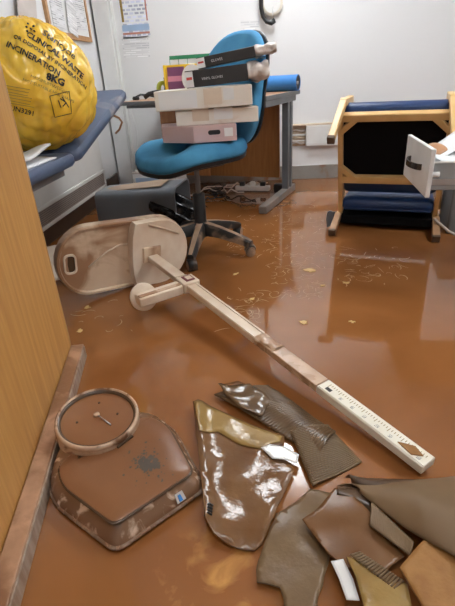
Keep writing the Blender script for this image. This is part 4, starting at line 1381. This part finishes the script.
# dial: a drum leaning a little towards the user
DM = WM @ Matrix.Translation((0.008, 0.328, 0.063)) @ Matrix.Rotation(R(7), 4, 'X')
MB().lathe([(0.112, -0.03), (0.113, 0.012), (0.110, 0.026)], 48, False, False).xf(DM).build('dial_drum', 'ring_muddy', ws, smooth=True)
MB().lathe([(0.110, 0.024), (0.113, 0.030), (0.111, 0.038), (0.108, 0.041), (0.104, 0.040), (0.101, 0.030)], 48, False, False).xf(DM).build('dial_ring', 'ring_muddy', ws, smooth=True)
MB().lathe([(0.1035, 0.037), (0.098, 0.0365), (0.0955, 0.026)], 48, False, False).xf(DM).build('dial_gasket', 'rim_dark', ws, smooth=True)
MB().lathe([(0.0975, 0.029), (0.05, 0.030), (0.004, 0.0305)], 48, False, True).xf(DM).build('dial_face', 'dial_face', ws, smooth=True)
MB().tube([Vector((0.016, -0.046, 0.0325)), Vector((0.004, 0.006, 0.034))], 0.0022, 6).xf(DM).build('needle', 'steel', ws, smooth=True)
MB().lathe([(0.0085, 0.030), (0.0085, 0.036), (0.004, 0.038)], 14).xf(DM @ Matrix.Translation((0.003, 0.010, 0))).build('needle_hub', 'ring_muddy', ws, smooth=True)
MB().prism(rounded(0.052, 0.016, 0.004, 4), -0.002, 0.003).xf(DM @ Matrix.Translation((0.022, -0.1105, 0.016)) @ Matrix.Rotation(R(11), 4, 'Z') @ Matrix.Rotation(R(90), 4, 'X')).build('reading_slot', 'rim_dark', ws)
for dx, dy in ((-0.05, 0.02), (0.03, 0.05), (0.05, -0.02)):
    MB().lathe([(0.0035, 0.0300), (0.003, 0.0318)], 8).xf(DM @ Matrix.Translation((dx, dy, 0))).build('rivet', 'rim_dark', ws)


# ------------------------------------------------------------------ soaked sheets on the floor
def in_tri_sheet(name, pix, z, m, parent=None, th=0.003, bumps=0.004, bs=9.0, seed=0, cuts=14, curl=None, rag=0.0, base=None):
    """polygon of photo pixels laid on the floor, meshed finely, rumpled and given thickness"""
    rnd = random.Random(seed)
    P = []
    n0 = len(pix)
    for i in range(n0):
        a, b = fl(*pix[i]), fl(*pix[(i + 1) % n0])
        m_ = max(1, int((b - a).length / 0.018))
        for k in range(m_):
            q = a.lerp(b, k / m_)
            if k and rag:
                q += Vector((rnd.uniform(-rag, rag), rnd.uniform(-rag, rag), 0))
            P.append(q)
    bm = bmesh.new()
    vs_ = [bm.verts.new((p.x, p.y, 0)) for p in P]
    bm.faces.new(vs_)
    xs_ = [p.x for p in P]
    ys_ = [p.y for p in P]
    lim = max(max(xs_) - min(xs_), max(ys_) - min(ys_)) / cuts
    bmesh.ops.triangulate(bm, faces=bm.faces)
    bmesh.ops.beautify_fill(bm, faces=bm.faces, edges=[e for e in bm.edges if len(e.link_faces) == 2])
    for _ in range(5):
        lg = [e for e in bm.edges if e.calc_length() > lim]
        if not lg:
            break
        bmesh.ops.subdivide_edges(bm, edges=lg, cuts=1)
        bmesh.ops.triangulate(bm, faces=[f for f in bm.faces if len(f.verts) > 3])
        bmesh.ops.beautify_fill(bm, faces=bm.faces, edges=[e for e in bm.edges if len(e.link_faces) == 2])
    for v in bm.verts:
        zz = z + bumps * (0.5 + noise.noise(Vector((v.co.x * bs + seed * 3, v.co.y * bs, seed))))
        if curl:
            zz += curl(v.co)
        v.co.z = max(0.0012, zz)
    bmesh.ops.recalc_face_normals(bm, faces=bm.faces)
    if sum(f.normal.z for f in bm.faces) < 0:
        bmesh.ops.reverse_faces(bm, faces=bm.faces)
    me = bpy.data.meshes.new(name)
    bm.to_mesh(me)
    bm.free()
    for p in me.polygons:
        p.use_smooth = True
    me.materials.append(M[m])
    o = bpy.data.objects.new(name, me)
    COL.objects.link(o)
    if parent:
        o.parent = parent
    s = o.modifiers.new('solid', 'SOLIDIFY')
    s.thickness = th
    s.offset = 1.0
    return o


def near(px_, rad, hgt):
    c = fl(*px_)
    def f(co):
        d = math.hypot(co.x - c.x, co.y - c.y)
        return hgt * max(0, 1 - d / rad) ** 2
    return f


def quad_patch(pix, nu, nv, zf, rip=0.0, nrip=0):
    """pix: four (x, y, z) pixel corners a b c d; ripples run along u"""
    Q = [fl(p[0], p[1], p[2]) for p in pix]
    def fn(a, b):
        p = Q[0].lerp(Q[1], a).lerp(Q[3].lerp(Q[2], a), b)
        p.z += zf(a, b) + rip * math.sin(b * nrip * 2 * PI)
        return p
    return grid(nu, nv, fn)


G = 'soaked sheets on the floor'
# ribbed rubber mat, folded, behind
rb = tag(quad_patch([(214, 395, .012), (268, 386, .012), (336, 432, .014), (318, 456, .010)], 14, 160, lambda a, b: 0.012 * math.sin(a * PI) + 0.004 * math.sin(b * 6), 0.0012, 40).build('ribbed_mat', 'wet_ribbed', smooth=True, solid=0.003),
         'dark ribbed rubber mat lying against the fallen measuring column', 'mat')
rb2 = tag(in_tri_sheet('wet_sheet', [(219, 393), (250, 392), (272, 408), (262, 424), (243, 418), (228, 405)], 0.026, 'wet_ribbed', th=0.002, bumps=0.012, bs=22, seed=4, cuts=10),
          'small crumpled dark sheet on the upper end of the ribbed mat', 'sheet')
rb3 = tag(quad_patch([(290, 432, .014), (328, 424, .016), (362, 462, .006), (312, 488, .006)], 12, 120, lambda a, b: 0.006 * math.sin(a * 4 + b * 2), 0.0011, 30).build('ribbed_mat', 'wet_grey', smooth=True, solid=0.003),
          'grey ribbed mat piece sloping between the dark mat and kraft paper', 'mat')
# big brown tile with pale strip
def tile_curl(co):
    a, b = fl(197, 408), fl(207, 545)
    t = (co - Vector((a.x, a.y, co.z))).dot((b - a).normalized())
    s_ = Vector(((b - a).y, -(b - a).x, 0)).normalized()
    d = abs((co - Vector((a.x, a.y, co.z))).dot(s_))
    return 0.022 * max(0, 1 - d / 0.04) ** 2


tl = thing('vinyl_tile', 'large wet brown vinyl tile with a yellowish upper strip', 'tile', (0, 0, 0))
in_tri_sheet('tile_sheet', [(194, 409), (203, 407), (232, 421), (262, 431), (285, 438), (283, 448), (270, 452), (265, 458), (290, 468), (294, 475), (262, 547), (255, 553), (237, 552), (214, 541), (206, 528), (201, 480)], 0.008, 'wet_vinyl', tl, 0.003, 0.010, 12, 11, 18, tile_curl)
in_tri_sheet('yellow_strip', [(195, 411), (203, 409), (232, 423), (262, 433), (282, 440), (280, 446), (268, 450), (262, 455), (240, 449), (218, 437), (200, 440)], 0.0115, 'wet_tan', tl, 0.003, 0.010, 12, 11, 14, tile_curl)
tl2 = tag(in_tri_sheet('lamp_glare_patch', [(261, 454), (270, 451), (284, 453), (299, 461), (297, 470), (284, 466), (272, 465)], 0.0225, 'scrap_and_glare_white', th=0.001, bumps=0.001, bs=6, seed=2, cuts=8),  # pale patch painting the lamp's glare on the wet sheet
          'painted white glare of the ceiling light in the middle of the wet tiles', 'film')
# black moulded clip at the lower left edge of the tile
kc = thing('black_clip', 'small black ribbed clip at the lower left edge of the brown tile', 'clip', fl(208, 519))
for k in range(4):
    MB().tube([(-0.004, 0.012 - 0.008 * k, 0.026), (0.004, 0.014 - 0.008 * k, 0.036), (0.012, 0.012 - 0.008 * k, 0.030)], 0.0028, 6).build('rib', 'black_plastic', kc, smooth=True)
# lower grey sheet
gs = thing('backing_sheet', 'grey-brown torn backing sheet at the bottom with a muddy fold over it', 'sheet', (0, 0, 0))
in_tri_sheet('torn_sheet', [(310, 494), (334, 498), (350, 512), (330, 545), (328, 568), (318, 600), (312, 625), (284, 612), (280, 592), (257, 586), (258, 566), (268, 540), (276, 518), (296, 506)], 0.006, 'wet_grey', gs, 0.003, 0.010, 10, 21, 18, None, 0.003)
in_tri_sheet('muddy_fold', [(334, 498), (352, 506), (384, 540), (402, 566), (380, 585), (345, 578), (328, 566), (318, 552), (302, 530), (316, 521)], 0.026, 'wet_muddy', gs, 0.003, 0.014, 9, 22, 16)
gw = tag(quad_patch([(350, 556, .046), (360, 553, .048), (404, 582, .048), (396, 592, .044)], 6, 60, lambda a, b: 0.002, 0.0028, 16).build('corrugated_strip', 'wet_grey', smooth=True, solid=0.002),
         'narrow corrugated strip lying on the muddy fold', 'strip')
wt = tag(in_tri_sheet('white_scrap', [(330, 573), (342, 571), (352, 590), (358, 612), (345, 612), (338, 590)], 0.034, 'scrap_and_glare_white', th=0.002, bumps=0.006, bs=14, seed=6, cuts=6),
         'torn white scrap at the bottom beside the grey backing sheet', 'scrap')
kr2 = tag(in_tri_sheet('kraft_scrap', [(345, 572), (362, 575), (385, 590), (404, 600), (410, 630), (364, 630), (354, 592)], 0.040, 'wet_tan', th=0.003, bumps=0.010, bs=12, seed=9, cuts=8),
          'tan folded board scrap beside the white scrap at the bottom', 'board')

# big kraft roll at the right
kr = thing('kraft_sheet', 'large curled sheet of brown kraft underlay at the right edge', 'underlay', fl(400, 500))
K0 = fl(400, 500)


def kfn(a, b):
    # a along (left to right), b from the rear floor edge over the hump to the front lip
    r0 = fl(337 + 150 * a, 487 - 12 * a, 0.0)
    m0 = fl(352 + 140 * a, 480 - 2 * a, 0.03 + 0.055 * min(1, a * 2.2))
    m1 = fl(362 + 130 * a, 489 + 42 * a, 0.045 + 0.07 * min(1, a * 2))
    e0 = fl(360 + 120 * a, 492 + 105 * a - 30 * a * a, 0.038 + 0.05 * a)
    t = b
    p = r0 * (1 - t) ** 3 + m0 * 3 * t * (1 - t) ** 2 + m1 * 3 * t * t * (1 - t) + e0 * t ** 3
    p.z += 0.004 * noise.noise(Vector((a * 4, b * 3, 1)))
    return p - K0


grid(30, 24, kfn).build('outer_sheet', 'kraft', kr, smooth=True, solid=0.003)


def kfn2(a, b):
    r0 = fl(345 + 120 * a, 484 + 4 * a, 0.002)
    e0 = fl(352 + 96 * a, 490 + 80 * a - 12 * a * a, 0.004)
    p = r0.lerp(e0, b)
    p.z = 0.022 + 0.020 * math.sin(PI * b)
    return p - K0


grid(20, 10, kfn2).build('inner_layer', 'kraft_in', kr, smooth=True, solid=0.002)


def kfn3(a, b):
    t0 = fl(372 + 42 * a, 503 + 40 * a, 0.052)
    b0 = fl(370 + 40 * a, 526 + 30 * a, 0.046)
    p = t0.lerp(b0, b)
    p.z += 0.0014 * math.sin(a * 2 * PI * 26)
    p.x += 0.0010 * math.sin(a * 2 * PI * 26)
    return p - K0


grid(150, 6, kfn3).build('ribbed_flap', 'wet_grey', kr, smooth=True, solid=0.002)
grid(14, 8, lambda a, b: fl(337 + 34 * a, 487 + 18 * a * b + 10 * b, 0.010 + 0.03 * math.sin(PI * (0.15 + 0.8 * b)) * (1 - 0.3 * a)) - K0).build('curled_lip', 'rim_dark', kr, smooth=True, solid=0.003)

# cork-coloured board at the bottom right
cbp = thing('fibre_board', 'tan fibreboard square lying at the bottom right corner', 'board', (0, 0, 0))
in_tri_sheet('board', [(430, 551), (462, 560), (462, 640), (425, 640), (396, 588), (414, 566)], 0.060, 'cork_tile', cbp, 0.006, 0.002, 6, 3, 8)
in_tri_sheet('board', [(452, 578), (475, 574), (475, 600), (455, 592)], 0.069, 'cork_tile', cbp, 0.005, 0.002, 6, 5, 4)

# muddy film under the big tile, right of the scale
uf = tag(in_tri_sheet('thin_film', [(222, 386), (238, 382), (262, 392), (246, 402), (230, 398)], 0.003, 'wet_muddy', th=0.001, bumps=0.002, seed=31, cuts=6),
         'thin muddy film floating at the upper end of the ribbed mat', 'film')

# ------------------------------------------------------------------ floating debris
G = 'pale flakes floating on the flood water'
spots = [(310, 271, 0.036, 'largest pale yellow flake floating midway between office chair and armchair'),
         (303, 323, 0.020, 'pale flake floating alone in open water right of the fallen column'),
         (346, 283, 0.018, 'pale flake floating on the dark reflection of the armchair'),
         (322, 286, 0.013, 'tiny pale flake just below the largest floating flake'),
         (236, 274, 0.016, 'pale flake floating in front of the right castor of the office chair'),
         (252, 299, 0.014, 'pale flake floating beside the upper half of the fallen column'),
         (352, 322, 0.012, 'small pale flake floating at the lower edge of the armchair reflection'),
         (80, 331, 0.016, 'pale flake floating beside the oak door edge'),
         (87, 308, 0.020, 'pale flake floating in front of the tipped base plate')]
for k, (x, y, s_, lab) in enumerate(spots):
    rr_ = random.Random(100 + k)
    n_ = 11
    pts = []
    for i in range(n_):
        q = s_ * (rr_.uniform(0.35, 1.15))
        pts.append((q * 1.2 * math.cos(2 * PI * i / n_), q * 0.8 * math.sin(2 * PI * i / n_)))
    o = MB().prism(pts, 0.0006, 0.003).build('floating_flake', 'flake')
    o.location = fl(x, y)
    o.rotation_euler = (0, 0, rr_.random() * 6)
    tag(o, lab, 'flake', G)

sc = MB()
rr_ = random.Random(5)
reg = [((270, 325), (200, 300), 190), ((225, 285), (215, 262), 50), ((335, 400), (246, 285), 70), ((225, 262), (290, 330), 40), ((70, 130), (300, 330), 10)]
for (xa, xb), (ya, yb), cnt in reg:
    for k in range(cnt):
        x, y = rr_.uniform(xa, xb), rr_.uniform(ya, yb)
        p = fl(x, y)
        a = rr_.random() * 6.28
        L0 = rr_.uniform(0.02, 0.10)
        wd = rr_.uniform(0.0009, 0.0022)
        cvt = rr_.uniform(-4.0, 4.0)
        n_ = 7
        vv = []
        q = Vector((p.x, p.y))
        for i in range(n_):
            t = i / (n_ - 1)
            aa = a + cvt * t
            nrm_ = Vector((-math.sin(aa), math.cos(aa)))
            w_ = wd * math.sin(PI * (0.1 + 0.8 * t))
            vv += [(q.x + nrm_.x * w_, q.y + nrm_.y * w_, 0.0008), (q.x - nrm_.x * w_, q.y - nrm_.y * w_, 0.0008)]
            q = q + Vector((math.cos(aa), math.sin(aa))) * (L0 / n_)
        sc.add(vv, [[2 * i, 2 * i + 1, 2 * i + 3, 2 * i + 2] for i in range(n_ - 1)])
so = sc.build('floating_scum', 'scum')
so['kind'] = 'stuff'
tag(so, 'thin pale straw and scum streaks floating on the brown flood water', 'scum')
